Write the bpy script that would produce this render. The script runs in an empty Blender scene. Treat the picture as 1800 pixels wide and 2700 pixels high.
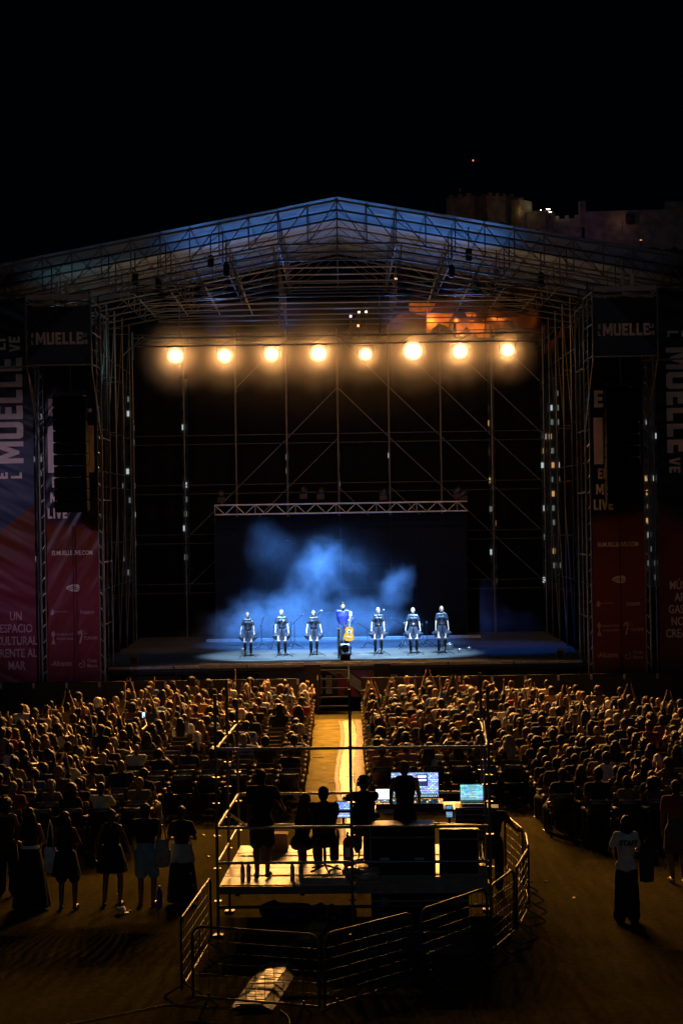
import bpy, bmesh, math, random
import numpy as np
from mathutils import Vector, Matrix, Euler, noise

R = math.radians
rnd = random.Random(7)
sc = bpy.context.scene
COL = sc.collection

# ------------------------------------------------------------------ camera
F = 4500.0                      # focal length in photo pixels (1800 x 2700)
HC = 6.5                        # camera height, metres
ROLL = 0.9
cam_d = bpy.data.cameras.new('camera')
cam_d.sensor_fit = 'VERTICAL'; cam_d.sensor_height = 36.0
cam_d.lens = 36.0 * F / 2700.0
cam_d.clip_end = 3000
cam = bpy.data.objects.new('camera', cam_d); COL.objects.link(cam)
cam.location = (0, 0, HC)
cam.rotation_euler = (R(90), R(ROLL), 0)
sc.camera = cam

# ------------------------------------------------------------------ view, world
sc.view_settings.view_transform = 'Standard'
sc.view_settings.look = 'None'
sc.view_settings.exposure = 0.0
sc.view_settings.gamma = 1.0
sc.view_settings.use_curve_mapping = False
cy = sc.cycles
try:
    cy.use_denoising = True
    cy.denoiser = 'OPENIMAGEDENOISE'
except Exception:
    pass
cy.max_bounces = 5; cy.diffuse_bounces = 2; cy.glossy_bounces = 2
cy.transmission_bounces = 3; cy.volume_bounces = 0; cy.transparent_max_bounces = 8
cy.volume_step_rate = 0.6; cy.volume_max_steps = 160
cy.sample_clamp_indirect = 3.0
cy.caustics_reflective = False; cy.caustics_refractive = False
world = bpy.data.worlds.new('World'); sc.world = world
world.use_nodes = True
wb = world.node_tree.nodes['Background']
wb.inputs[0].default_value = (0.25, 0.5, 1.0, 1)
wb.inputs[1].default_value = 0.0008

# ------------------------------------------------------------------ lights
def light(name, kind, loc, power, color, target=None, **kw):
    d = bpy.data.lights.new(name, kind)
    d.energy = power; d.color = color
    for k, v in kw.items(): setattr(d, k, v)
    o = bpy.data.objects.new(name, d); COL.objects.link(o); o.location = loc
    if target is not None:
        o.rotation_euler = (Vector(target) - Vector(loc)).to_track_quat('-Z', 'Y').to_euler()
    return o
# added faint cool fill from behind the camera, for the town's glow
light('cool_fill', 'SUN', (0, -10, 30), 0.036, (0.55, 0.75, 1.0), (2, 30, 8), angle=R(25))
# stage wash, cold white, from the front of the roof
WASH = (0.46, 0.74, 1.0)
for x, tx in ((-4.0, -2.7), (-1.4, -1.0), (1.4, 1.0), (4.0, 2.5)):
    light('stage_wash', 'SPOT', (x, 54.6, 13.2), 29000, WASH, (tx, 59.6, 1.6), spot_size=R(23), spot_blend=0.7, shadow_soft_size=0.12)
# blue beams into the smoke, from above and behind
for x, tx, p in ((-4.2, -1.2, 15000), (0.6, -0.6, 15000), (4.0, 0.6, 13000)):
    light('smoke_beam', 'SPOT', (x, 62.0, 12.2), p, (0.085, 0.34, 1.0), (tx, 64.5, 2.0), spot_size=R(48), spot_blend=0.9, shadow_soft_size=0.1)
# blue wash on the roof skin
for x, y, tx in ((-3.5, 66.0, -3.0), (3.5, 66.0, 3.0), (0.2, 64.0, 0.2)):
    light('roof_wash', 'SPOT', (x, y, 12.4), 300, (0.10, 0.34, 1.0), (tx, y - 3.5, 16.2), spot_size=R(80), spot_blend=1.0, shadow_soft_size=0.1)
for x, tx in ((-4.5, -3.6), (-1.8, -1.6), (2.0, 1.9), (4.5, 4.0)):
    light('roof_wash', 'SPOT', (x, 60.5, 12.6), 430, (0.10, 0.34, 1.0), (tx, 57.5, 16.2), spot_size=R(75), spot_blend=1.0, shadow_soft_size=0.1)
light('side_glow', 'POINT', (-9.3, 58.5, 12.2), 90, (0.45, 0.9, 1.0), shadow_soft_size=0.3)
light('left_banner_fill', 'SPOT', (-17, 40, 12), 1700, (0.85, 0.62, 1.0), (-9.5, 55, 6), spot_size=R(32), spot_blend=0.9, shadow_soft_size=0.4)  # added spot out of view, brightening the left banners

def px(x, y, D):
    """photo pixel and distance -> world point"""
    a = R(ROLL); dx, dy = x - 900.0, y - 1350.0
    u = dx * math.cos(a) - dy * math.sin(a)
    d = dx * math.sin(a) + dy * math.cos(a)
    return Vector((u * D / F, D, HC - d * D / F))

# ------------------------------------------------------------------ materials
MATS = {}
def nt(m):
    return m.node_tree.nodes, m.node_tree.links
def mat(name, color=(0.5, 0.5, 0.5), rough=0.6, metal=0.0, var=0.25, scale=6.0, bump=0.0, bscale=40.0, emit=None, strength=0.0, spec=0.5, source=None, coat=0.0, detail=4):
    if name in MATS: return MATS[name]
    m = bpy.data.materials.new(name); m.use_nodes = True
    N, L = nt(m); b = N['Principled BSDF']
    b.inputs['Roughness'].default_value = rough
    b.inputs['Metallic'].default_value = metal
    b.inputs['Specular IOR Level'].default_value = spec
    if coat: b.inputs['Coat Weight'].default_value = coat
    tc = N.new('ShaderNodeTexCoord')
    n = N.new('ShaderNodeTexNoise'); n.inputs['Scale'].default_value = scale; n.inputs['Detail'].default_value = detail
    L.new(tc.outputs['Object'], n.inputs['Vector'])
    mr = N.new('ShaderNodeMapRange'); mr.inputs[3].default_value = 1 - var; mr.inputs[4].default_value = 1 + var
    mr.inputs[1].default_value = 0.3; mr.inputs[2].default_value = 0.7
    L.new(n.outputs[0], mr.inputs[0])
    vm = N.new('ShaderNodeVectorMath'); vm.operation = 'SCALE'
    if source == 'object':
        s = N.new('ShaderNodeObjectInfo'); L.new(s.outputs['Color'], vm.inputs[0])
    elif source == 'attribute':
        s = N.new('ShaderNodeAttribute'); s.attribute_name = 'Col'; L.new(s.outputs['Color'], vm.inputs[0])
    else:
        vm.inputs[0].default_value = color[:3]
    L.new(mr.outputs[0], vm.inputs['Scale'])
    L.new(vm.outputs[0], b.inputs['Base Color'])
    if bump:
        n2 = N.new('ShaderNodeTexNoise'); n2.inputs['Scale'].default_value = bscale; n2.inputs['Detail'].default_value = 5
        L.new(tc.outputs['Object'], n2.inputs['Vector'])
        bp = N.new('ShaderNodeBump'); bp.inputs['Strength'].default_value = bump; bp.inputs['Distance'].default_value = 0.02
        L.new(n2.outputs[0], bp.inputs['Height']); L.new(bp.outputs[0], b.inputs['Normal'])
    if emit:
        b.inputs['Emission Color'].default_value = (*emit, 1); b.inputs['Emission Strength'].default_value = strength
    MATS[name] = m
    return m

M_steel = mat('galvanised steel', (0.25, 0.26, 0.27), 0.42, 0.6, 0.25, 9)
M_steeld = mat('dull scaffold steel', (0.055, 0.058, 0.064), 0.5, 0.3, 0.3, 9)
M_alu = mat('aluminium truss', (0.55, 0.56, 0.58), 0.35, 0.8, 0.15, 9)
M_black = mat('black paint', (0.012, 0.012, 0.013), 0.55, 0, 0.3, 8)
M_drape = mat('black molton', (0.0035, 0.0035, 0.004), 0.95, 0, 0.3, 3, 0.3, 12, spec=0.1)
M_plastic = mat('black chair plastic', (0.010, 0.010, 0.010), 0.40, 0, 0.2, 8, spec=0.8)
M_arm_glint = mat('chair edge painted glint', (0.30, 0.27, 0.24), 0.3, 0, 0.15, 8, spec=0.9)  # gleam put into a lighter colour for black armrests and top bars
M_case = mat('flight case ply', (0.010, 0.010, 0.012), 0.5, 0, 0.3, 8, 0.1, 80)
M_deck = mat('worn plywood deck', (0.60, 0.52, 0.42), 0.45, 0, 0.3, 3.0, 0.15, 30)
M_white = mat('white plastic', (0.75, 0.74, 0.72), 0.5, 0, 0.08, 8)
M_skin = mat('skin', source='object', rough=0.42, var=0.08, scale=12)
M_cloth = mat('cloth', source='object', rough=0.85, var=0.22, scale=9, bump=0.35, bscale=26)
M_hair = mat('hair', source='object', rough=0.55, spec=0.35, var=0.35, scale=30, bump=0.6, bscale=70)
M_sat = mat('satin', source='object', rough=0.30, var=0.2, scale=9, bump=0.5, bscale=14)
M_cskin = mat('far skin', source='attribute', rough=0.5, var=0.1, scale=9)
M_ccloth = mat('far cloth', source='attribute', rough=0.85, var=0.2, scale=9)
M_chair_hair = mat('far hair', source='attribute', rough=0.55, spec=0.35, var=0.3, scale=30)
M_eye = mat('dark eye', (0.01, 0.008, 0.008), 0.3)

# ------------------------------------------------------------------ mesh helpers
class MB:
    def __init__(s): s.v = []; s.f = []; s.m = []
    def add(s, vs, fs, mi=0):
        o = len(s.v); s.v += [tuple(v) for v in vs]; s.f += [tuple(i + o for i in f) for f in fs]; s.m += [mi] * len(fs)
    def box(s, c, d, rot=None, mi=0):
        c = Vector(c); h = Vector(d) / 2
        vs = [Vector((x * h.x, y * h.y, z * h.z)) for x in (-1, 1) for y in (-1, 1) for z in (-1, 1)]
        if rot is not None:
            Rm = Euler(rot).to_matrix(); vs = [Rm @ v for v in vs]
        s.add([c + v for v in vs], [(0, 1, 3, 2), (4, 6, 7, 5), (0, 4, 5, 1), (2, 3, 7, 6), (0, 2, 6, 4), (1, 5, 7, 3)], mi)
    def tube(s, pts, r, n=8, mi=0, closed=False):
        pts = [Vector(p) for p in pts]; rings = []
        rs = r if isinstance(r, (list, tuple)) else [r] * len(pts)
        up = None
        for i, p in enumerate(pts):
            a = pts[max(0, i - 1)]; b = pts[min(len(pts) - 1, i + 1)]
            t = (b - a).normalized()
            if up is None: up = t.orthogonal().normalized()
            up = (up - t * up.dot(t))
            up = up.normalized() if up.length > 1e-6 else t.orthogonal().normalized()
            w = t.cross(up)
            rings.append([p + (up * math.cos(2 * math.pi * k / n) + w * math.sin(2 * math.pi * k / n)) * rs[i] for k in range(n)])
        vs = [v for ring in rings for v in ring]; fs = []
        for i in range(len(rings) - 1):
            for k in range(n):
                k2 = (k + 1) % n
                fs.append((i * n + k, i * n + k2, (i + 1) * n + k2, (i + 1) * n + k))
        fs.append(tuple(reversed(range(n)))); fs.append(tuple((len(rings) - 1) * n + k for k in range(n)))
        s.add(vs, fs, mi)
    def lathe(s, prof, n=16, c=(0, 0, 0), sx=1, sy=1, mi=0, cap=True):
        c = Vector(c); vs = []; fs = []
        for (r, z) in prof:
            for k in range(n):
                a = 2 * math.pi * k / n
                vs.append(c + Vector((r * math.cos(a) * sx, r * math.sin(a) * sy, z)))
        for i in range(len(prof) - 1):
            for k in range(n):
                k2 = (k + 1) % n
                fs.append((i * n + k, i * n + k2, (i + 1) * n + k2, (i + 1) * n + k))
        if cap:
            fs.append(tuple(reversed(range(n)))); fs.append(tuple((len(prof) - 1) * n + k for k in range(n)))
        s.add(vs, fs, mi)
    def prism(s, poly, d, mi=0, off=0.0):
        """poly in x,z ; thickness d along y"""
        n = len(poly); vs = [(x, off - d / 2, z) for x, z in poly] + [(x, off + d / 2, z) for x, z in poly]
        fs = [tuple(range(n)), tuple(reversed(range(n, 2 * n)))]
        for k in range(n):
            k2 = (k + 1) % n
            fs.append((k, k + n, k2 + n, k2))
        s.add(vs, fs, mi)
    def mesh(s, name, smooth=False):
        me = bpy.data.meshes.new(name); me.from_pydata(s.v, [], s.f)
        if any(s.m): me.polygons.foreach_set('material_index', s.m)
        if smooth: me.polygons.foreach_set('use_smooth', [True] * len(s.f))
        bm = bmesh.new(); bm.from_mesh(me); bmesh.ops.recalc_face_normals(bm, faces=bm.faces); bm.to_mesh(me); bm.free()
        me.update(); return me

def obj(name, me, m=None, parent=None, loc=None, rot=None, color=None, label=None):
    o = bpy.data.objects.new(name, me); COL.objects.link(o)
    if m is not None and me is not None:
        ms = m if isinstance(m, (list, tuple)) else [m]
        if len(me.materials) == 0:
            for q in ms: me.materials.append(q)
        elif me.materials[0] != ms[0]:
            o.material_slots[0].link = 'OBJECT'; o.material_slots[0].material = ms[0]
    if parent is not None: o.parent = parent
    if loc is not None: o.location = loc
    if rot is not None: o.rotation_euler = rot
    if color is not None: o.color = (*color[:3], 1)
    if label: o['label'] = label
    return o
def tag(o, label, cat, group=None):
    o['label'] = label; o['category'] = cat
    if group: o['group'] = group
    return o
def thing(name, label, cat, loc=(0, 0, 0), rz=0, group=None):
    o = bpy.data.objects.new(name, None); COL.objects.link(o)
    o.location = loc; o.rotation_euler = (0, 0, rz); o.empty_display_size = 0.2
    return tag(o, label, cat, group)
def struct(o, kind='structure'):
    o['kind'] = kind; return o

_cyl = MB(); _cyl.tube([(0, 0, 0), (0, 0, 1)], 1.0, 8); UNIT = _cyl.mesh('tube', True)
_ub = MB(); _ub.box((0, 0, 0.5), (2, 2, 1)); UNITB = _ub.mesh('bar')
def pole(a, b, r, parent, m, name='pole', square=False):
    a = Vector(a); b = Vector(b); d = b - a
    o = bpy.data.objects.new(name, UNITB if square else UNIT); COL.objects.link(o)
    if len(o.data.materials) == 0: o.data.materials.append(M_steel)
    o.material_slots[0].link = 'OBJECT'; o.material_slots[0].material = m
    q = d.to_track_quat('Z', 'Y')
    o.parent = parent; o.location = a; o.rotation_euler = q.to_euler(); o.scale = (r, r, d.length)
    return o
def boxo(name, c, d, m, parent=None, rot=None, bevel=0.0, label=None):
    b = MB(); b.box((0, 0, 0), d); me = b.mesh(name)
    if bevel:
        bm = bmesh.new(); bm.from_mesh(me)
        bmesh.ops.bevel(bm, geom=list(bm.edges), offset=bevel, segments=2, affect='EDGES'); bm.to_mesh(me); bm.free()
    return obj(name, me, m, parent, c, rot, label=label)

def text_mesh(s, size=1.0, bold=0.02, sx=1.0, depth=0.004):
    c = bpy.data.curves.new('lettering', 'FONT'); c.body = s; c.size = size; c.offset = bold * size
    c.align_x = 'CENTER'; c.align_y = 'CENTER'; c.extrude = depth; c.resolution_u = 3
    o = bpy.data.objects.new('t', c); COL.objects.link(o)
    dg = bpy.context.evaluated_depsgraph_get()
    me = bpy.data.meshes.new_from_object(o.evaluated_get(dg))
    bpy.data.objects.remove(o); bpy.data.curves.remove(c)
    for v in me.vertices: v.co = Vector((v.co.x * sx, v.co.y, v.co.z))
    return me
def text(s, loc, size, m, parent, sx=0.8, rot=0.0, bold=0.02, name='lettering'):
    """upright text facing -Y ; rot about the view axis"""
    me = text_mesh(s, size, bold, sx)
    Mx = Matrix.Rotation(R(90), 4, 'X') @ Matrix.Rotation(rot, 4, 'Z')
    me.transform(Mx)
    return obj(name, me, m, parent, loc)

# ------------------------------------------------------------------ figures
def cap(p1, r1, p2=None, r2=None, sc_=(1, 1, 1)):
    return (Vector(p1), r1, Vector(p2 if p2 is not None else p1), r2 if r2 is not None else r1, Vector(sc_))
def prim_mesh(mb, prims, inflate=0.0, seg=12):
    for p1, r1, p2, r2, s in prims:
        r1 += inflate; r2 += inflate
        d = p2 - p1; L = d.length
        t = d.normalized() if L > 1e-5 else Vector((0, 0, 1))
        u = t.orthogonal().normalized(); w = t.cross(u)
        rings = []
        for a in (-88, -60, -30, 0): rings.append((p1 + t * r1 * math.sin(R(a)), r1 * math.cos(R(a))))
        for a in (0, 30, 60, 88): rings.append((p2 + t * r2 * math.sin(R(a)), r2 * math.cos(R(a))))
        c = (p1 + p2) / 2; vs = []; fs = []
        for (q, rr) in rings:
            for k in range(seg):
                a = 2 * math.pi * k / seg
                v = q + (u * math.cos(a) + w * math.sin(a)) * rr
                v = c + Vector(((v.x - c.x) * s.x, (v.y - c.y) * s.y, (v.z - c.z) * s.z))
                vs.append(v)
        n = seg
        for i in range(7):
            for k in range(n):
                k2 = (k + 1) % n
                fs.append((i * n + k, i * n + k2, (i + 1) * n + k2, (i + 1) * n + k))
        fs.append(tuple(reversed(range(n)))); fs.append(tuple(7 * n + k for k in range(n)))
        mb.add(vs, fs)
def remesh(name, prims, voxel=0.016, inflate=0.0, decim=None, rough=0.0, rscale=20.0, smooth=3):
    mb = MB(); prim_mesh(mb, prims, inflate)
    me = mb.mesh(name)
    o = bpy.data.objects.new('tmp', me); COL.objects.link(o)
    md = o.modifiers.new('r', 'REMESH'); md.mode = 'VOXEL'; md.voxel_size = voxel
    if smooth:
        ms = o.modifiers.new('s', 'SMOOTH'); ms.iterations = smooth; ms.factor = 0.4
    if decim:
        dd = o.modifiers.new('d', 'DECIMATE'); dd.ratio = decim
    dg = bpy.context.evaluated_depsgraph_get()
    out = bpy.data.meshes.new_from_object(o.evaluated_get(dg))
    bpy.data.objects.remove(o); bpy.data.meshes.remove(me)
    out.name = name
    if rough:
        for v in out.vertices:
            n = noise.noise_vector(v.co * rscale)
            v.co += n * rough
    out.polygons.foreach_set('use_smooth', [True] * len(out.polygons))
    return out
def ik(S, T, a, b, hint):
    d = T - S; L = min(d.length, (a + b) * 0.995)
    t = d.normalized(); x = (a * a - b * b + L * L) / (2 * L)
    h = math.sqrt(max(a * a - x * x, 0))
    p = hint - t * hint.dot(t); p = p.normalized() if p.length > 1e-6 else t.orthogonal()
    return S + t * x + p * h, S + t * L
def hand(w, d, n, side, s=1.0, curl=0.5, fr=0.0095):
    """w wrist, d finger direction, n palm normal, side +1/-1 puts the thumb"""
    d = d.normalized(); n = (n - d * n.dot(d)).normalized(); x = d.cross(n) * side
    out = [cap(w, 0.024 * s, w + d * 0.03 * s, 0.026 * s)]
    for k, L in ((-1.5, 0.062), (-0.5, 0.075), (0.5, 0.082), (1.5, 0.074)):
        base = w + d * 0.092 * s + x * (k * 0.019 * s)
        out.append(cap(w + d * 0.02 * s + x * (k * 0.012 * s), 0.015 * s, base, 0.0125 * s))
        m1 = base + (d * math.cos(curl * 0.6) + n * math.sin(curl * 0.6)) * (L * 0.52 * s)
        m2 = m1 + (d * math.cos(curl * 1.8) + n * math.sin(curl * 1.8)) * (L * 0.5 * s)
        out.append(cap(base, fr * s, m1, fr * 0.95 * s)); out.append(cap(m1, fr * 0.95 * s, m2, fr * 0.8 * s))
    tb = w + d * 0.03 * s + x * 0.026 * s
    t1 = tb + (d * 0.6 + x * 0.7 + n * 0.3).normalized() * 0.042 * s
    t2 = t1 + (d * 0.9 + x * 0.25 + n * 0.35).normalized() * 0.034 * s
    out.append(cap(tb, 0.015 * s, t1, 0.011 * s)); out.append(cap(t1, 0.011 * s, t2, 0.009 * s))
    return out
def figure(H=1.75, fem=False, seated=False, hands=None, hdirs=None, elbows=None, feet=None, lean=0.0, turn=0.0, curl=0.5, tilt=0.0, hipx=0.0, arm=1.0):
    """faces +Y. hands/feet are targets relative to the figure. returns dict of prim lists and joints"""
    s = H / 1.75
    sw = (0.145 if fem else 0.178) * s
    if seated:
        hip = Vector((0, -0.04, 0.54)); up = Vector((0, -0.13 + lean, 1)).normalized()
    else:
        hip = Vector((hipx, 0, 0.93 * s)); up = Vector((-hipx * 0.5, lean, 1)).normalized()
    waist = hip + up * 0.16 * s; chest = hip + up * 0.36 * s; neck = hip + up * 0.56 * s
    hc = neck + Vector((0, 0.012 + lean * 0.08, 0.135 * s))
    sh = [neck + Vector((sd * sw, 0, -0.055 * s)) for sd in (1, -1)]
    hips = [hip + Vector((sd * 0.085 * s, 0, -0.03)) for sd in (1, -1)]
    if feet is None:
        feet = [(0.13, 0.43, 0.07), (-0.13, 0.41, 0.07)] if seated else [(0.10 * s, 0, 0.07), (-0.10 * s, 0.03, 0.07)]
    if hands is None:
        hands = [(0.14, 0.30, 0.66), (-0.14, 0.30, 0.66)] if seated else [(0.25 * s, 0.05, 0.78 * s), (-0.25 * s, 0.05, 0.78 * s)]
    if hdirs is None: hdirs = [Vector((0, 1, -0.2)) if seated else Vector((0, 0.15, -1))] * 2
    if elbows is None: elbows = [Vector((0.6, -0.6, -0.6)), Vector((-0.6, -0.6, -0.6))]
    k = 0.88 if fem else 1.0
    Rt = Matrix.Rotation(turn, 3, 'Z') @ Matrix.Rotation(tilt, 3, 'X')
    def H_(x, y, z): return hc + Rt @ Vector((x, y, z)) * s
    head = [cap(H_(0, -0.012, 0.02), 0.088 * s, None, None, (0.86, 1.06, 1.10)),
            cap(H_(0, 0.03, -0.055), 0.058 * s, None, None, (0.95, 1.0, 1.05)),
            cap(H_(0, 0.052, -0.092), 0.024 * s), 
            cap(H_(0, 0.088, 0.0), 0.010 * s, H_(0, 0.104, -0.028), 0.014 * s),
            cap(H_(0, 0.083, -0.062), 0.016 * s, None, None, (1.5, 1, 0.7)),
            cap(H_(0.079, -0.005, -0.005), 0.018 * s, H_(0.078, 0, -0.03), 0.012 * s, (0.6, 1, 1)),
            cap(H_(-0.079, -0.005, -0.005), 0.018 * s, H_(-0.078, 0, -0.03), 0.012 * s, (0.6, 1, 1)),
            cap(neck - up * 0.03, 0.058 * s * k, H_(0, -0.01, -0.06), 0.050 * s * k)]
    torso = [cap(hip + Vector((-0.055 * s, 0, 0)), 0.115 * s, hip + Vector((0.055 * s, 0, 0)), 0.115 * s, (1.0, 0.85, 1)),
             cap(hip, 0.12 * s, waist, 0.112 * s * k, (1.12, 0.82, 1)),
             cap(waist, 0.112 * s * k, chest, 0.138 * s * k, (1.18, 0.80, 1)),
             cap(chest, 0.135 * s * k, neck - up * 0.12 * s, 0.12 * s * k, (1.28, 0.72, 1)),
             cap(sh[0], 0.058 * s * k, sh[1], 0.058 * s * k, (1, 1, 1)),
             cap(neck - up * 0.02, 0.055 * s, neck - up * 0.09 * s, 0.10 * s * k, (1.3, 0.75, 1))]
    if fem:
        torso += [cap(chest + Vector((sd * 0.065 * s, 0.075 * s, 0.03)), 0.055 * s) for sd in (1, -1)]
    arms = []; sleeves_s = []; sleeves_l = []; hnd = []; W = []
    for i, sd in enumerate((1, -1)):
        el, wr = ik(sh[i], Vector(hands[i]), 0.285 * s * arm, 0.26 * s * arm, elbows[i])
        W.append(wr)
        arms += [cap(sh[i], 0.052 * s * k, el, 0.039 * s * k), cap(el, 0.041 * s * k, wr, 0.026 * s * k)]
        hd = Vector(hdirs[i]); nrm = Vector((-sd, 0, 0)) if abs(hd.normalized().x) < 0.8 else Vector((0, 0, 1))
        hnd += hand(wr, hd, nrm, sd if True else 1, s * 0.98, curl)
        sleeves_s.append(cap(sh[i], 0.060 * s * k, sh[i].lerp(el, 0.62), 0.056 * s * k))
        sleeves_l += [cap(sh[i], 0.060 * s * k, el, 0.050 * s * k), cap(el, 0.050 * s * k, el.lerp(wr, 0.93), 0.038 * s * k)]
    legs = []; trous = []; shorts = []; shoes = []; socks = []
    for i, sd in enumerate((1, -1)):
        kn, an = ik(hips[i], Vector(feet[i]) + Vector((0, 0, 0.02)), 0.43 * s, 0.43 * s, Vector((sd * 0.12, 1, 0.35 if seated else 0)))
        legs += [cap(hips[i], 0.083 * s, kn, 0.056 * s), cap(kn, 0.055 * s, kn.lerp(an, 0.35), 0.055 * s), cap(kn.lerp(an, 0.35), 0.055 * s, an, 0.036 * s)]
        foot = Vector((sd * 0.03, 0.15 * s, -0.055)); heel = an + Vector((0, -0.03, -0.045))
        legs += [cap(heel, 0.034 * s, an + foot, 0.028 * s, (1.1, 1, 0.9))]
        shoes += [cap(heel, 0.038 * s, an + foot * 0.55, 0.042 * s, (1.05, 1, 0.9)), cap(an + foot * 0.5, 0.04 * s, an + foot * 1.12, 0.03 * s, (1.15, 1, 0.85))]
        trous += [cap(hips[i], 0.098 * s, kn, 0.075 * s), cap(kn, 0.075 * s, an + Vector((0, 0, 0.02)), 0.062 * s)]
        shorts += [cap(hips[i], 0.10 * s, hips[i].lerp(kn, 0.85), 0.090 * s)]
        socks += [cap(kn.lerp(an, -0.05), 0.061 * s, kn.lerp(an, 0.35), 0.059 * s), cap(kn.lerp(an, 0.35), 0.059 * s, an, 0.041 * s)]
    return dict(head=head, torso=torso, arms=arms, hands=hnd, legs=legs, shorts_=shorts, trous=trous, shoes=shoes, ss=sleeves_s, sl=sleeves_l,
                socks=socks, hc=hc, wr=W, hip=hip, neck=neck, sh=sh, chest=chest, waist=waist, up=up, s=s, k=k, Rt=Rt)
def skin_prims(f): return f['head'] + f['torso'] + f['arms'] + f['hands'] + f['legs']
HAIRKIND = {}
def hair_mesh(kind):
    """around the head centre, facing +Y"""
    if kind in HAIRKIND: return HAIRKIND[kind]
    base = [cap((0, -0.024, 0.036), 0.097, None, None, (0.90, 1.02, 1.06)), cap((0, -0.045, -0.015), 0.080, None, None, (0.98, 0.9, 1.1))]
    if kind == 'short': P = base; r = 0.006
    elif kind == 'tight': P = [cap((0, -0.032, 0.028), 0.092, None, None, (0.90, 1.0, 1.08)), cap((0, -0.11, 0.09), 0.036)]; r = 0.002
    elif kind == 'bun': P = base + [cap((0, -0.10, 0.10), 0.048)]; r = 0.006
    elif kind == 'ponytail': P = base + [cap((0, -0.12, 0.04), 0.032, (0, -0.15, -0.06), 0.040), cap((0, -0.15, -0.06), 0.040, (0.01, -0.14, -0.26), 0.016)]; r = 0.006
    elif kind == 'curly': P = [cap((0, -0.03, 0.045), 0.125, None, None, (1, 1, 0.98)), cap((0.06, -0.05, -0.05), 0.08), cap((-0.06, -0.05, -0.05), 0.08)]; r = 0.018
    elif kind == 'bob': P = base + [cap((s_ * 0.06, -0.03, 0.0), 0.045, (s_ * 0.075, -0.02, -0.10), 0.038) for s_ in (1, -1)] + [cap((0, -0.07, 0), 0.075, (0, -0.075, -0.10), 0.062, (1.25, 1, 1))]; r = 0.007
    elif kind == 'grey': P = base; r = 0.004
    else: P = base + [cap((s_ * 0.055, -0.04, 0.0), 0.05, (s_ * 0.085, -0.05, -0.16), 0.042) for s_ in (1, -1)] + [cap((0, -0.07, 0), 0.08, (0, -0.12, -0.20), 0.075, (1.25, 0.8, 1)), cap((0, -0.12, -0.20), 0.075, (0, -0.15, -0.38), 0.045, (1.5, 0.6, 1))]; r = 0.009
    HAIRKIND[kind] = remesh('hair_' + kind, P, 0.013, 0, None, r, 22, 1)
    return HAIRKIND[kind]
def clothes(f, top='tshirt', bottom='trousers', vox=0.016, dec=None, name='x'):
    T = list(f['torso']); 
    s = f['s']
    if top == 'tank': T = T[:4] + [cap(f['sh'][0].lerp(f['neck'], 0.45), 0.05 * s, f['sh'][1].lerp(f['neck'], 0.45), 0.05 * s)] + T[6:]
    elif top == 'tshirt': T = T + f['ss']
    elif top == 'long': T = T + f['sl']
    elif top == 'bare': T = T[1:3] + [cap(f['chest'], 0.135 * s * f['k'], f['chest'] + f['up'] * 0.05, 0.13 * s * f['k'], (1.28, 0.76, 1))] + T[6:]
    tm = remesh(name + '_top', T, vox, 0.013, dec, 0.005, 14, 2)
    B = [f['torso'][0], f['torso'][1]]
    bm_ = None
    if bottom == 'trousers': bm_ = remesh(name + '_bottom', B + f['trous'], vox, 0.014, dec, 0.005, 12, 2)
    elif bottom == 'shorts': bm_ = remesh(name + '_bottom', B + f['shorts_'], vox, 0.018, dec, 0.005, 12, 2)
    return tm, bm_
def skirt_mesh(name, f, z0, z1, r0, r1, pleat=0.0, np_=14, sx=1.05, wings=0.0, th=0.0):
    n = 72; m = 14; vs = []; fs = []
    c = f['hip']
    for i in range(m + 1):
        t = i / m; z = z0 + (z1 - z0) * t
        for k in range(n):
            a = 2 * math.pi * k / n
            r = r0 + (r1 - r0) * (t ** 0.75)
            r *= 1 + pleat * t * math.sin(a * np_) + pleat * 0.5 * t * math.sin(a * 5 + 1)
            w = (max(0, abs(math.cos(a)) - 0.72) / 0.28) ** 1.3
            wz = math.exp(-((t - 0.62) / 0.24) ** 2)
            r += wings * w * wz
            vs.append((c.x + r * math.cos(a) * sx, c.y + r * math.sin(a) * 0.88, z + 0.02 * pleat * math.sin(a * 7) * t))
    for i in range(m):
        for k in range(n):
            k2 = (k + 1) % n
            fs.append((i * n + k, i * n + k2, (i + 1) * n + k2, (i + 1) * n + k))
    fs.append(tuple(range(n)))
    b = MB(); b.add(vs, fs); me = b.mesh(name, True); return me

SKINS = [(0.20, 0.10, 0.055), (0.16, 0.08, 0.04), (0.24, 0.13, 0.08), (0.12, 0.06, 0.03)]
PALE = (0.55, 0.38, 0.30)
def add_face(o, f, parent):
    for sd in (1, -1):
        b = MB(); b.lathe([(0.001, -0.010), (0.009, -0.004), (0.011, 0.0), (0.009, 0.005), (0.001, 0.010)], 8)
        me = b.mesh('eye', True); e = obj('eye', me, M_eye, parent, f['hc'] + f['Rt'] @ Vector((sd * 0.030, 0.078, 0.012)) * f['s'])
    b = MB(); b.box((0, 0, 0), (0.042, 0.012, 0.007)); obj('mouth', b.mesh('mouth'), mat('lips', (0.25, 0.06, 0.05), 0.4), parent, f['hc'] + f['Rt'] @ Vector((0, 0.094, -0.062)) * f['s'])

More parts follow.
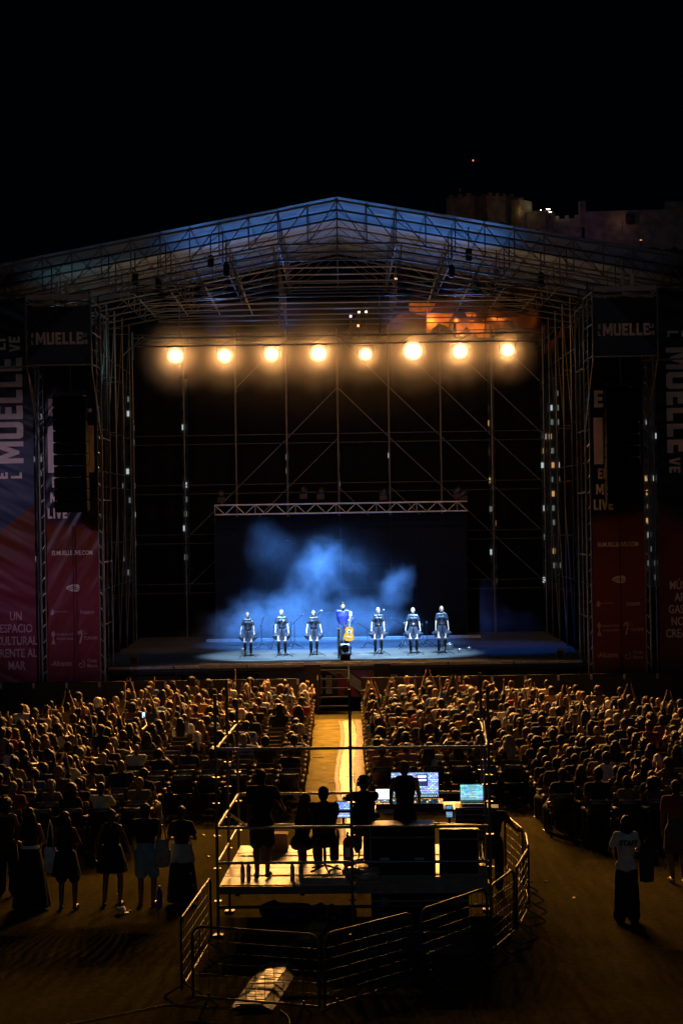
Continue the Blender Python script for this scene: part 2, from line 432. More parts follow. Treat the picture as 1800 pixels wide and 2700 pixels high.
def hero(loc, rz, label, f, skin=0, top=('tshirt', (0.02, 0.02, 0.02)), bottom=('trousers', (0.02, 0.02, 0.025)), hair=('short', (0.02, 0.013, 0.01)), shoe=(0.02, 0.02, 0.02), face=False, group=None, vox=0.012, topmat=None):
    me = remesh('person_body', skin_prims(f), vox)
    o = obj('person', me, M_skin, None, loc, (0, 0, rz), SKINS[skin] if isinstance(skin, int) else skin)
    tag(o, label, 'person', group)
    tm, bm_ = clothes(f, top[0], bottom[0] if bottom else None, 0.014)
    obj('shirt' if top[0] in ('tshirt', 'long') else 'top', tm, topmat or M_cloth, o, color=top[1])
    if bm_: obj(bottom[0], bm_, M_cloth, o, color=bottom[1])
    if shoe: obj('shoes', remesh('shoes', f['shoes'], 0.012, 0.002), M_sat, o, color=shoe)
    if hair: 
        h = obj('hair', hair_mesh(hair[0]), M_hair, o, f['hc'], Matrix(f['Rt']).to_euler(), hair[1]); h.scale = (f['s'] * 1.03,) * 3
    if face: add_face(o, f, o)
    return o

# ================================================================== SETTING
# ground: trodden dark matting / dusty asphalt
def ground_mat():
    m = bpy.data.materials.new('matted ground'); m.use_nodes = True; N, L = nt(m); b = N['Principled BSDF']
    tc = N.new('ShaderNodeTexCoord')
    n1 = N.new('ShaderNodeTexNoise'); n1.inputs['Scale'].default_value = 0.5; n1.inputs['Detail'].default_value = 6
    n2 = N.new('ShaderNodeTexNoise'); n2.inputs['Scale'].default_value = 9.0; n2.inputs['Detail'].default_value = 7
    mp = N.new('ShaderNodeMapping'); mp.inputs['Scale'].default_value = (1.0, 0.12, 1)
    n3 = N.new('ShaderNodeTexNoise'); n3.inputs['Scale'].default_value = 6.0; n3.inputs['Detail'].default_value = 4
    L.new(tc.outputs['Object'], n1.inputs['Vector']); L.new(tc.outputs['Object'], n2.inputs['Vector'])
    L.new(tc.outputs['Object'], mp.inputs['Vector']); L.new(mp.outputs[0], n3.inputs['Vector'])
    cr = N.new('ShaderNodeValToRGB')
    cr.color_ramp.elements[0].position = 0.3; cr.color_ramp.elements[0].color = (0.034, 0.030, 0.010, 1)
    cr.color_ramp.elements[1].position = 0.72; cr.color_ramp.elements[1].color = (0.105, 0.088, 0.032, 1)
    mx = N.new('ShaderNodeMath'); mx.operation = 'ADD'; mx2 = N.new('ShaderNodeMath'); mx2.operation = 'MULTIPLY'; mx2.inputs[1].default_value = 0.34
    ad = N.new('ShaderNodeMath'); ad.operation = 'ADD'
    L.new(n1.outputs[0], mx.inputs[0]); L.new(n2.outputs[0], mx.inputs[1]); L.new(mx.outputs[0], ad.inputs[0]); L.new(n3.outputs[0], ad.inputs[1])
    L.new(ad.outputs[0], mx2.inputs[0]); L.new(mx2.outputs[0], cr.inputs[0]); L.new(cr.outputs[0], b.inputs['Base Color'])
    b.inputs['Roughness'].default_value = 0.95; b.inputs['Specular IOR Level'].default_value = 0.0
    n4 = N.new('ShaderNodeTexNoise'); n4.inputs['Scale'].default_value = 45; n4.inputs['Detail'].default_value = 6
    L.new(tc.outputs['Object'], n4.inputs['Vector'])
    bp = N.new('ShaderNodeBump'); bp.inputs['Strength'].default_value = 0.5; bp.inputs['Distance'].default_value = 0.02
    L.new(n4.outputs[0], bp.inputs['Height']); L.new(bp.outputs[0], b.inputs['Normal'])
    return m
b = MB(); b.add([(-900, -60, 0), (900, -60, 0), (900, 1500, 0), (-900, 1500, 0)], [(0, 1, 2, 3)])
struct(obj('ground', b.mesh('ground'), ground_mat()))

# ------------------------------------------------------------------ hill
def ridge(x):
    pts = [(-900, 10), (-300, 18), (-120, 26), (-60, 34), (-20, 48), (0, 58), (14, 70), (26, 81), (31, 88), (55, 88), (62, 84), (84, 82), (125, 80), (220, 74), (400, 40), (900, 15)]
    for (a, za), (c, zc) in zip(pts, pts[1:]):
        if a <= x <= c:
            t = (x - a) / (c - a); t = t * t * (3 - 2 * t); return za + (zc - za) * t
    return 10
def hill_z(x, y):
    t = max(0.0, min(1.0, (y - 330.0) / 165.0)); t = t ** 0.8
    h = ridge(x) * t
    n = noise.fractal(Vector((x, y, 0)) * 0.03, 0.6, 2.1, 5)
    n2 = abs(noise.fractal(Vector((x, y, 3)) * 0.09, 0.7, 2.2, 4))
    return h + (n * 5 + n2 * 6.5) * min(1, t * 3) * (1 - 0.55 * max(0, t - 0.85) / 0.15)
vs = []; fs = []
xs = [-900, -600, -400, -250, -160, -110, -80, -60] + [-50 + i * 1.3 for i in range(131)] + [130, 145, 170, 220, 300, 400, 600, 900]
ys = [325 + i * 2.0 for i in range(90)] + [520, 560, 620, 700, 800]
for y in ys:
    for x in xs:
        vs.append((x, y, hill_z(x, y) if y < 505 else hill_z(x, 505) * (1 - (y - 505) / 300.0) - (0.5 if y >= 800 else 0)))
nx = len(xs)
for j in range(len(ys) - 1):
    for i in range(nx - 1):
        fs.append((j * nx + i, j * nx + i + 1, (j + 1) * nx + i + 1, (j + 1) * nx + i))
b = MB(); b.add(vs, fs)
M_rock = mat('bare limestone hill', (0.075, 0.055, 0.04), 0.9, 0, 0.6, 0.12, 0.9, 0.5, detail=9)
struct(obj('rocky_hill', b.mesh('hill', True), M_rock))
M_wall = mat('castle masonry', (0.36, 0.29, 0.21), 0.9, 0, 0.35, 0.5, 0.6, 2.0, detail=8)
def castle_wall(pts, h, th, label, name='castle_wall', merlon=False, foot=7):
    x0, y0 = pts[0]; t = thing(name, label, 'castle wall' if name == 'castle_wall' else 'castle building', (x0, y0, 0), 0, 'castle on the hill')
    for (a, c) in zip(pts, pts[1:]):
        a = Vector((*a[:2], 0)); c = Vector((*c[:2], 0)); d = (c - a); n = d.orthogonal(); n = Vector((d.y, -d.x, 0)).normalized() * th / 2
        za = hill_z(a.x, a.y); zc = hill_z(c.x, c.y); zt = h if h > 40 else max(za, zc) + h; zb = min(za, zc) - foot
        o_ = Vector((x0, y0, 0)); mb = MB()
        q = [a - n * 1.35, a + n * 1.35, c + n * 1.35, c - n * 1.35]; r_ = [a - n, a + n, c + n, c - n]
        vs = [(p.x - x0, p.y - y0, zb) for p in q] + [(p.x - x0, p.y - y0, zt) for p in r_]
        mb.add(vs, [(0, 1, 2, 3), (7, 6, 5, 4), (0, 4, 5, 1), (1, 5, 6, 2), (2, 6, 7, 3), (3, 7, 4, 0)])
        obj('wall', mb.mesh('wall'), M_wall, t)
        if merlon:
            k = int(d.length / 2.2)
            for i in range(k):
                p = a.lerp(c, (i + 0.5) / k); boxo('merlon', (p.x - x0, p.y - y0, zt + 0.45), (1.1, th, 0.9), M_wall, t, (0, 0, math.atan2(d.y, d.x)))
    return t
DH = 500.0
def hx(x, y, D): p = px(x, y, D); return (p.x, p.y)
castle_wall([hx(1195, 570, 497), hx(1262, 570, 493), hx(1338, 570, 497), hx(1338, 570, 512)], px(1262, 526, 495).z, 9, 'dim reddish bastion of the castle below the radio mast', 'castle_bastion', True, 16)
t = castle_wall([hx(1358, 560, 488), hx(1388, 560, 492), hx(1388, 560, 505)], px(1370, 530, 490).z, 3, 'lit ochre castle block standing right of the bastion', 'castle_keep', False, 14)
castle_wall([hx(1390, 565, 490), hx(1438, 565, 488), hx(1458, 565, 492)], px(1430, 558, 490).z, 1.2, 'low castle terrace wall with white lamps at its end', 'castle_wall', False, 9)
castle_wall([hx(1455, 575, 491), hx(1532, 568, 489)], px(1500, 577, 490).z, 1.2, 'dark stretch of curtain wall stepping down from the terrace', 'castle_wall', True, 9)
tw = castle_wall([hx(1540, 580, 488), hx(1800, 576, 486), hx(1960, 576, 484)], px(1660, 556, 487).z, 2.2, 'long pinkish castle wall with square window at top right', 'castle_wall', False, 12)
boxo('window', Vector(px(1660, 576, 485.2)) - tw.location, (2.6, 0.5, 2.6), M_black, tw)
boxo('turret', Vector(px(1534, 566, 488)) - tw.location, (1.8, 1.8, 7.5), M_wall, tw)
castle_wall([hx(1750, 560, 500), hx(1880, 560, 500)], px(1780, 534, 500).z, 3, 'upper terrace wall behind the long castle wall, far right', 'castle_wall', False, 9)
castle_wall([hx(1078, 810, 432), hx(1182, 806, 434)], px(1130, 800, 433).z, 1.2, 'short orange lit retaining wall on the hillside, upper', 'castle_wall', False, 0.2)
castle_wall([hx(1122, 848, 420), hx(1240, 838, 423), hx(1332, 823, 436)], px(1230, 826, 424).z, 1.2, 'curving bright orange rampart halfway up the hill', 'castle_wall', False, 0.6)
castle_wall([hx(1198, 870, 406), hx(1300, 855, 412)], px(1240, 853, 409).z, 1.0, 'lowest glowing orange rampart just above the lamps', 'castle_wall', False, 1.0)
# mast
p = px(1248, 528, 498)
t = thing('radio_mast', 'slender radio mast rising above the castle bastion', 'mast', (p.x, p.y, p.z))
for k, (z0, z1, r) in enumerate(((0, 4.5, 0.45), (4.5, 8.2, 0.28), (8.2, 11.4, 0.12))): pole((0, 0, z0), (0, 0, z1), r, t, M_steeld, 'mast_section')
for z in (4.4, 6.6): pole((-0.8, 0, z), (0.8, 0, z), 0.12, t, M_steeld, 'crossarm')
M_red = mat('red beacon', emit=(1, 0.25, 0.1), strength=1.5)
boxo('beacon', (0, 0, 11.6), (0.35, 0.35, 0.4), M_red, t)
for x_, y_, l_ in ((1212, 512, 'thin antenna pole left of the radio mast'), (1295, 522, 'short chimney like pole right of the radio mast')):
    p = px(x_, 528, 497); t = thing('antenna', l_, 'antenna', p)
    pole((0, 0, 0), (0, 0, (528 - y_) * 0.11 + 1), 0.25, t, M_steeld, 'stem'); boxo('head', (0, 0, (528 - y_) * 0.11 + 1.2), (0.7, 0.5, 1.0), M_wall, t)
# floodlights of the castle (lamp housings + their light)
M_flood = mat('flood lens', emit=(1.0, 0.9, 0.7), strength=22)
M_floodo = mat('orange lens', emit=(1.0, 0.35, 0.06), strength=3)
M_floodp = mat('violet lens', emit=(0.7, 0.35, 1.0), strength=2)
def flood(x, y, D, power, color,  label, lens, size=0.5, lift=0.0, back=5.0):
    p = px(x, y, D - back); t = thing('floodlight', label, 'floodlight', p, 0, 'floodlights on the castle hill')
    pole((0, 0, -2.0), (0, 0, 0), 0.08, t, M_steeld, 'post')
    boxo('housing', (0, 0, 0.12), (size, size * 0.7, size * 0.4), M_black, t)
    if lens: boxo('lens', (0, 0, 0.12 + size * 0.3), (size * 0.8, size * 0.6, size * 0.16), lens, t)
    if power: light('flood_beam', 'POINT', p + Vector((0, 0, 0.9)), power * (0.035 if y < 700 else 0.30), color, shadow_soft_size=0.3)
OR = (1.0, 0.22, 0.025)
flood(1444, 556, 490, 2600, (1.0, 0.85, 0.55), 'brightest white lamp at the end of the terrace wall', M_flood, 1.1, back=1.5)
flood(1450, 562, 490, 0, (1, 1, 1), 'second white lamp just below the brightest one', M_flood, 0.7, back=1.6)
flood(1425, 556, 490, 0, (1, 1, 1), 'small white lamp halfway along the terrace wall', M_flood, 0.35, back=1.6)
flood(1372, 562, 490, 1300, (1.0, 0.62, 0.22), 'amber lamp at the foot of the ochre castle block', None, 0.4, back=4.5)
flood(1640, 586, 487, 850, (1.0, 0.5, 0.34), 'pink amber lamp under the long wall window', None, 0.4, back=4)
flood(1260, 560, 495, 700, (1.0, 0.3, 0.12), 'dim red lamp under the bastion', None, 0.4, back=14)
flood(1528, 622, 480, 5200, (0.62, 0.24, 0.85), 'violet lamp in the gully below the long wall', None, 0.4, back=4.5)
flood(1670, 634, 470, 2200, (0.55, 0.2, 0.8), 'violet lamp lower right on the slope', None, 0.4, back=4.5)
flood(1688, 636, 470, 300, OR, 'tiny orange lamp on the slope at right', M_floodo, 0.6, back=7.2)
flood(1030, 808, 428, 4500, OR, 'orange lamp below the left outcrop', None, 0.4, back=4)
flood(1130, 812, 432, 2600, OR, 'orange lamp before the upper retaining wall', None, 0.4, back=5)
flood(1215, 775, 445, 6500, (1.0, 0.16, 0.03), 'red orange lamp under the middle rocks', None, 0.4, back=4.5)
flood(1270, 780, 446, 6000, (1.0, 0.15, 0.03), 'red orange lamp right of the middle rocks', None, 0.4, back=4.5)
flood(1340, 800, 440, 6500, (1.0, 0.12, 0.02), 'red lamp beside the right outcrop', None, 0.4, back=4.5)
for x, y, pw in ((1140, 856, 3200), (1200, 852, 2600), (1250, 848, 3200), (1310, 838, 4200)):
    flood(x, y, 421, pw, OR, {1140: 'orange lamp at the left end of the curving rampart', 1200: 'orange lamp at the middle of the curving rampart', 1250: 'orange lamp right of the rampart middle', 1310: 'orange lamp at the right end of the curving rampart'}[x], None, 0.35, back=2.6)
flood(1225, 882, 406, 2600, OR, 'orange lamp at the lowest rampart, left end', None, 0.35, back=2.6)
flood(1275, 872, 409, 2600, OR, 'orange lamp at the lowest rampart, right end', None, 0.35, back=2.6)
for x, y, c, l_ in ((946, 825, (1, 0.95, 0.85), 'white street light low on the hill, left group'), (965, 824, (1, 0.8, 0.5), 'warm street light right of the white one'), (924, 835, (0.6, 0.4, 1), 'violet light left of the street lights'), (944, 860, (1, 0.3, 0.1), 'red light below the white street light'), (1043, 737, (1, 0.5, 0.3), 'small dim light high over the orange outcrop')):
    p = px(x, y, 400); t = thing('street_light', l_, 'street light', p, 0, 'street lights on the hill')
    pole((0, 0, -6), (0, 0, 0), 0.12, t, M_steeld, 'post')
    boxo('lamp', (0, 0, 0.1), (0.5, 0.4, 0.5), mat('street lens %d' % x, emit=c, strength=4), t)

# ------------------------------------------------------------------ town behind the stage
M_bld = mat('rendered facade', (0.20, 0.17, 0.15), 0.9, 0, 0.2, 0.3)
WM = [mat('lit window warm', emit=(1.0, 0.55, 0.2), strength=0.5), mat('lit window white', emit=(0.8, 0.95, 1.0), strength=0.5), mat('lit window dim', emit=(0.6, 0.75, 0.7), strength=0.15), mat('dark window', (0.02, 0.02, 0.025), 0.15)]
wmesh = MB(); wmesh.box((0, 0, 0), (0.20, 0.12, 0.42)); WME = wmesh.mesh('window')
gaps = [-19.8, -15.6, -12.8, 12.8, 15.9, 19.6]
for bi, (x0, x1, hgt, yy, lab) in enumerate(((-34, -22, 16, 138, 'leftmost town block seen through gaps in the drapes'), (-21, -9, 17, 136, 'town block behind the left stage wing'), (-8, 8, 12, 142, 'low town block behind the stage centre'), (9, 21, 17, 137, 'town block behind the right stage wing'), (22, 35, 16, 139, 'rightmost town block seen through gaps in the drapes'))):
    t = thing('apartment_block', lab, 'building', ((x0 + x1) / 2, yy, 0), 0, 'town blocks behind the stage')
    w = x1 - x0; boxo('wall', (0, 6, hgt / 2), (w, 12, hgt), M_bld, t); boxo('roof', (0, 6, hgt + 0.15), (w + 0.6, 12.6, 0.3), M_bld, t)
    nxw = int(w / 0.62)
    for fl in range(int(hgt / 1.15)):
        for i in range(nxw):
            xw = -w / 2 + (i + 0.5 + rnd.uniform(-0.2, 0.2)) * w / nxw
            k = rnd.choices((0, 1, 2, 3), (0.16, 0.14, 0.2, 0.5) if bi > 2 else (0.02, 0.08, 0.25, 0.65))[0]
            o = obj('window', WME, WM[k], t, (xw, -0.04, 0.8 + fl * 1.15))
            o.material_slots[0].link = 'OBJECT'; o.material_slots[0].material = WM[k]

# ================================================================== STAGE
SX0, SX1 = -7.7, 7.8
ZS = 1.53
st = thing('stage', 'wide dark concert stage with pale edge strip and printed skirt', 'stage', (0, 56, 0))
def vinyl():
    m = bpy.data.materials.new('stage vinyl'); m.use_nodes = True; N, L = nt(m); b = N['Principled BSDF']
    tc = N.new('ShaderNodeTexCoord'); br = N.new('ShaderNodeTexBrick')
    br.inputs['Scale'].default_value = 1.0; br.inputs['Brick Width'].default_value = 2.4; br.inputs['Row Height'].default_value = 0.6; br.inputs['Mortar Size'].default_value = 0.012
    br.inputs['Color1'].default_value = (0.06, 0.066, 0.075, 1); br.inputs['Color2'].default_value = (0.085, 0.092, 0.10, 1); br.inputs['Mortar'].default_value = (0.03, 0.03, 0.04, 1)
    L.new(tc.outputs['Object'], br.inputs['Vector']); L.new(br.outputs[0], b.inputs['Base Color'])
    n = N.new('ShaderNodeTexNoise'); n.inputs['Scale'].default_value = 3; n.inputs['Detail'].default_value = 6; L.new(tc.outputs['Object'], n.inputs['Vector'])
    mr = N.new('ShaderNodeMapRange'); mr.inputs[3].default_value = 0.45; mr.inputs[4].default_value = 0.75; L.new(n.outputs[0], mr.inputs[0]); L.new(mr.outputs[0], b.inputs['Roughness']); b.inputs['Specular IOR Level'].default_value = 0.2
    return m
boxo('floor', (0, 6.7, ZS - 0.1), (16.4, 13.4, 0.2), vinyl(), st)
boxo('front_floor', (0, 1.0, ZS + 0.006), (9.6, 1.6, 0.008), mat('grey dance mat', (0.16, 0.18, 0.20), 0.6, 0, 0.25, 2, spec=0.2), st)
for a, c in ((SX0, -5.6), (-5.55, -3.2), (-3.15, -1.0), (-0.95, 1.2), (1.25, 3.4), (3.45, 5.55), (5.6, SX1)):
    boxo('edge_strip', ((a + c) / 2, -0.03, ZS - 0.045), (c - a, 0.05, 0.085), mat('edge aluminium', (0.5, 0.5, 0.5), 0.5, 0.2), st)
    pole((a, -0.02, ZS - 0.25), (c, -0.02, ZS - 0.25), 0.025, st, M_steeld, 'ledger')
for i in range(8): pole((SX0 + i * 2.2, 0.03, 0), (SX0 + i * 2.2, 0.03, ZS - 0.2), 0.035, st, M_steeld, 'leg')
boxo('skirt', (0, 0.25, 0.68), (15.4, 0.02, 1.30), M_drape, st)
boxo('rear_ledge', (0, 10.2, ZS + 0.06), (10.6, 0.35, 0.10), mat('pale ledge', (0.4, 0.45, 0.5), 0.6), st)
# printed banner on the skirt
SKP = [mat('print white', (0.5, 0.52, 0.55), 0.6), mat('print blue', (0.03, 0.06, 0.32), 0.6), mat('print red', (0.4, 0.04, 0.08), 0.6), mat('print violet', (0.22, 0.10, 0.36), 0.6), mat('print dark', (0.02, 0.03, 0.10), 0.6)]
boxo('banner', (-0.1, -0.02, 0.88), (5.4, 0.02, 0.94), SKP[4], st)
for i, (x0, z0, x1, z1, k) in enumerate(((-0.95, 0.55, -0.72, 1.15, 0), (-0.6, 0.55, -0.4, 1.15, 0), (1.05, 0.55, 1.3, 1.15, 0), (1.5, 0.6, 1.75, 1.15, 0), (-1.5, 0.5, -1.1, 1.25, 1), (2.0, 0.5, 2.55, 1.25, 1), (0.55, 0.5, 0.8, 1.1, 2), (-0.2, 0.5, 0.0, 1.1, 2))):
    boxo('print_block', ((x0 + x1) / 2, -0.034, (z0 + z1) / 2), (x1 - x0, 0.006, z1 - z0), SKP[k], st)
for pts, k in ((((-0.55, 1.3), (0.1, 1.3), (1.05, 0.55), (0.7, 0.5)), 0), (((0.1, 1.31), (0.9, 1.31), (1.35, 0.95), (1.0, 0.75)), 3), (((-0.3, 1.2), (-0.1, 1.2), (0.5, 0.45), (0.25, 0.45)), 2)):
    b = MB(); b.prism(pts, 0.006, off=-0.042 - 0.003 * k); obj('print_ray', b.mesh('ray'), SKP[k], st)
for x in (-6.2, -4.3, 3.9, 5.9): boxo('skirt_panel', (x, -0.01, 0.72), (1.7, 0.03, 1.0), M_black, st)

# LED wall and its truss
scr = thing('led_wall', 'large unlit video wall behind the performers', 'video wall', (-0.05, 68, ZS))
M_led = mat('video wall', (0.006, 0.008, 0.011), 0.7, 0, 0.15, 1, spec=0.08)
for i in range(10):
    for j in range(5):
        boxo('panel', (-4.98 + (i + 0.5) * 0.996, 0, (j + 0.5) * 0.965), (0.99, 0.1, 0.959), M_led, scr)
pole((-5.0, 0.2, -0.02), (-5.0, 0.2, 4.8), 0.04, scr, M_steeld, 'support'); pole((5.0, 0.2, -0.02), (5.0, 0.2, 4.8), 0.04, scr, M_steeld, 'support')

def box_truss(t, L, w, h, step, m, r=0.025, rb=0.014, both=True):
    """along x, centred; parts chord, brace"""
    for y in (-w / 2, w / 2):
        for z in (0, h): pole((-L / 2, y, z), (L / 2, y, z), r, t, m, 'chord')
    n = int(round(L / step))
    for i in range(n):
        x0 = -L / 2 + i * L / n; x1 = x0 + L / n
        for y in ((-w / 2, w / 2) if both else (-w / 2,)):
            pole((x0, y, 0 if i % 2 else h), (x1, y, h if i % 2 else 0), rb, t, m, 'brace')
        if i % 4 == 0: pole((x0, -w / 2, 0), (x0, -w / 2, h), rb, t, m, 'upright')
p0 = px(899, 1352, 67.2)
t = thing('screen_truss', 'aluminium box truss spanning just above the video wall', 'truss', (p0.x, 67.2, p0.z))
box_truss(t, 9.9, 0.4, 0.37, 0.39, M_alu, 0.032, 0.018, False)
for i, (x, y) in enumerate(((583, 1310), (800, 1300), (845, 1302), (1010, 1304), (1205, 1300), (1222, 1306))):
    p = px(x, y, 67.2); t = thing('spotlight', ['moving head lamp at the left end of screen truss', 'left lamp of the pair left of centre on the truss', 'right lamp of the pair left of centre on the truss', 'small lamp on the screen truss right of centre', 'lamp on the truss right end, inner', 'lamp on the truss right end, outer'][i], 'stage lamp', p, 0, 'lamps clamped on the screen truss')
    boxo('yoke', (0, 0, -0.12), (0.3, 0.12, 0.22), M_black, t, bevel=0.02)
    b = MB(); b.lathe([(0.02, -0.18), (0.10, -0.15), (0.12, 0), (0.13, 0.15), (0.10, 0.17)], 12); obj('head', b.mesh('h', True), M_black, t, (0, 0, 0.08), (R(60), 0, R(20 * i)))

# rear scaffold wall and drapes
M_rear = mat('weathered scaffold tube', (0.15, 0.155, 0.16), 0.45, 0.4, 0.4, 5)
rs = thing('rear_scaffold', 'tall rear scaffold wall with diagonal braces behind the stage', 'scaffold', (0, 69, 0))
xs_ = [-8.35, -6.30, -4.22, -2.16, -0.09, 1.97, 4.06, 6.13, 8.22]
for x in xs_:
    pole((x, 0, 0), (x, 0, 13.9), 0.030, rs, M_rear, 'standard')
    pole((x + 0.14, 0.9, 0), (x + 0.14, 0.9, 13.9), 0.03, rs, M_steeld, 'standard')
levels = [13.6, 11.55, 9.5, 7.5, 5.5, 3.5]
for x0, x1 in zip(xs_, xs_[1:]):
    for j, z in enumerate(levels):
        if j not in (1,): pole((x0, 0.0, z + 0.18), (x1, 0, z + 0.18), 0.018, rs, M_steeld, 'ledger'); pole((x0, 0, z - 0.18), (x1, 0, z - 0.18), 0.018, rs, M_steeld, 'ledger')
for bay in range(8):
    for lv in range(5):
        z1, z0 = levels[lv], levels[lv + 1]
        right = bay >= 4
        if bay == 0 and lv != 3: continue
        if bay in (1,) and lv in (0, 1): continue
        if (bay + lv) % 3 == 0 and bay not in (5, 6, 7): continue
        if right: pole((xs_[bay], 0.06, z1), (xs_[bay + 1], 0.06, z0), 0.018, rs, M_rear, 'brace')
        else: pole((xs_[bay + 1], 0.06, z1), (xs_[bay], 0.06, z0), 0.018, rs, M_rear, 'brace')
def drape(name, x0, x1, y, z0, z1, label, group=None, amp=0.05, side=False):
    n = max(6, int(abs(x1 - x0) / 0.09)); vs = []; fs = []
    for i in range(n + 1):
        for j in range(7):
            u = x0 + (x1 - x0) * i / n; w = amp * math.sin(u * 9 + 0.7 * math.sin(u * 3)) * (0.6 + 0.4 * j / 6)
            vs.append(((w if side else u), (u if side else w), z0 + (z1 - z0) * j / 6))
    for i in range(n):
        for j in range(6):
            q = i * 7 + j; fs.append((q, q + 7, q + 8, q + 1))
    b = MB(); b.add(vs, fs); me = b.mesh(name, True)
    o = obj(name, me, M_drape, None, (y if side else 0, 0 if side else y, 0)); md = o.modifiers.new('thickness', 'SOLIDIFY'); md.thickness = 0.012
    return tag(o, label, 'drape', group)
gapw = {-6.30: 0.13, -4.22: 0.05, -2.16: 0.07, -0.09: 0.06, 1.97: 0.05, 4.06: 0.05, 6.13: 0.13, 8.22: 0.10}
names = ['leftmost', 'second from left', 'third from left', 'left of centre', 'right of centre', 'third from right', 'second from right', 'rightmost']
for i, (x0, x1) in enumerate(zip(xs_, xs_[1:])):
    drape('backdrop_drape', x0 + gapw.get(x0, 0.0), x1 - gapw.get(x1, 0.05), 69.35, 0, 13.5, 'black backdrop drape, %s behind the stage' % names[i], 'black drapes at the back of the stage')

# stage wings: side scaffolds with hanging drapes
for sd, lab in ((-1, 'left'), (1, 'right')):
    X = 8.1 * sd
    t = thing('wing_scaffold', 'black draped scaffold wall along the %s side of the stage' % lab, 'scaffold', (X, 62, 0), 0, 'wing scaffolds')
    for k, y in enumerate((-6.4, -4.4, -2.3, -0.2, 1.9, 4.0)):
        for dx in (0, sd * 1.1):
            pole((dx, y, 0), (dx, y, 13.9), 0.032, t, M_steeld, 'standard')
        for z in (3.5, 5.5, 7.5, 9.5, 11.5, 13.5):
            pole((0, y, z), (sd * 1.1, y, z), 0.024, t, M_steeld, 'ledger')
        if k < 5:
            y2 = y + 2.08
            for z in (4, 8, 12): pole((0, y, z), (0, y2, z), 0.024, t, M_steeld, 'ledger')
            pole((0, y, 1.5), (0, y2, 6.5), 0.022, t, M_steeld, 'brace'); pole((0, y, 9.5), (0, y2, 13.5), 0.022, t, M_steeld, 'brace')
    for k, y in enumerate((-4.6, -1.4, 1.8)):
        o = drape('wing_drape', X + sd * 0.2 + (0 if sd < 0 else 0), X + sd * 1.9, 62 + y + 1, 1.5, 13.0, 'black %s wing drape, %s from the front' % (lab, ('first', 'second', 'third')[k]), 'black drapes in the wings')
    drape('side_drape', 56.6, 68.8, X + sd * 1.5, 0, 13.0, 'long black side drape closing the %s wing' % lab, 'side drapes', side=True)

# ================================================================== ROOF
rf = thing('stage_roof', 'wide gabled truss roof with translucent sheeting over the stage', 'stage roof', (0, 55, 0))
M_skinroof = mat('roof sheeting', (0.13, 0.18, 0.20), 0.55, 0, 0.12, 0.7, 0.2, 3)
SL = 0.1836; ZR = 16.55; XR = 13.6
def ztop(x): return ZR - SL * abs(x)
YF = [0, 1.75, 3.5, 5.25, 7.0, 8.75, 10.5, 12.25]
def gable(y, first, m, depth):
    fr = bpy.data.objects.new("roof_frame", None); COL.objects.link(fr); fr.parent = rf; fr.location = (0, y, 0)
    fr.empty_display_size = 0.2
    for sd in (-1, 1):
        pole((0, 0, ZR), (sd * XR, 0, ztop(XR)), 0.036, fr, m, 'top_chord')
        xb = 2.05
        pole((sd * xb, 0, ztop(xb) - depth), (sd * XR, 0, ztop(XR) - depth), 0.033, fr, m, 'bottom_chord')
        step = 0.95 if first else 1.9
        n = int(XR / step)
        for i in range(n + 1):
            x = i * step
            zb = ztop(max(x, xb)) - depth
            if not (i == 0 and sd < 0): pole((sd * x, 0, ztop(x)), (sd * x, 0, zb), 0.02, fr, m, 'upright')
            if i < n:
                x2 = x + step; zb2 = ztop(max(x2, xb)) - depth
                pole((sd * x, 0, ztop(x)), (sd * x2, 0, zb2), 0.018 if first else 0.013, fr, m, 'brace')
    pole((-2.05, 0, ztop(2.05) - depth), (2.05, 0, ztop(2.05) - depth), 0.033, fr, m, 'bottom_chord')
    # horizontal tie
    pole((-6.9, 0, 13.9), (6.9, 0, 13.9), 0.026, fr, m, 'tie')
    for x in (-2.05, 2.05): pole((x, 0, 13.9), (x, 0, ztop(2.05) - depth), 0.018, fr, m, 'hanger')
    return fr
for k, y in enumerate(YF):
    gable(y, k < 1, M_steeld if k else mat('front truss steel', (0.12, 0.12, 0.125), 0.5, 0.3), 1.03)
for i in range(15):
    for sd in (-1, 1):
        x = i * 0.95
        if i == 0 and sd < 0: continue
        pole((sd * x, 0, ztop(x) + 0.05), (sd * x, 12.3, ztop(x) + 0.05), 0.022, rf, M_steeld, 'purlin')
        if i % 2 == 0 and i: pole((sd * x, 0, ztop(x) - 1.03), (sd * x, 12.3, ztop(x) - 1.03), 0.02, rf, M_steeld, 'bottom_purlin')
for k, (y0, y1) in enumerate(zip(YF, YF[1:])):
    for sd in (-1, 1):
        n = 22; vs = []; fs = []
        for i in range(n + 1):
            x = XR * i / n
            for j in range(5):
                t_ = j / 4; sag = -0.05 * math.sin(math.pi * t_) * (1 + 0.5 * math.sin(i * 2.3 + k))
                vs.append((sd * x, y0 + (y1 - y0) * t_, ztop(x) + 0.12 + sag))
        for i in range(n):
            for j in range(4):
                q = i * 5 + j; fs.append((q, q + 5, q + 6, q + 1))
        b = MB(); b.add(vs, fs); obj('roof_sheet', b.mesh('sheet', True), M_skinroof, rf)
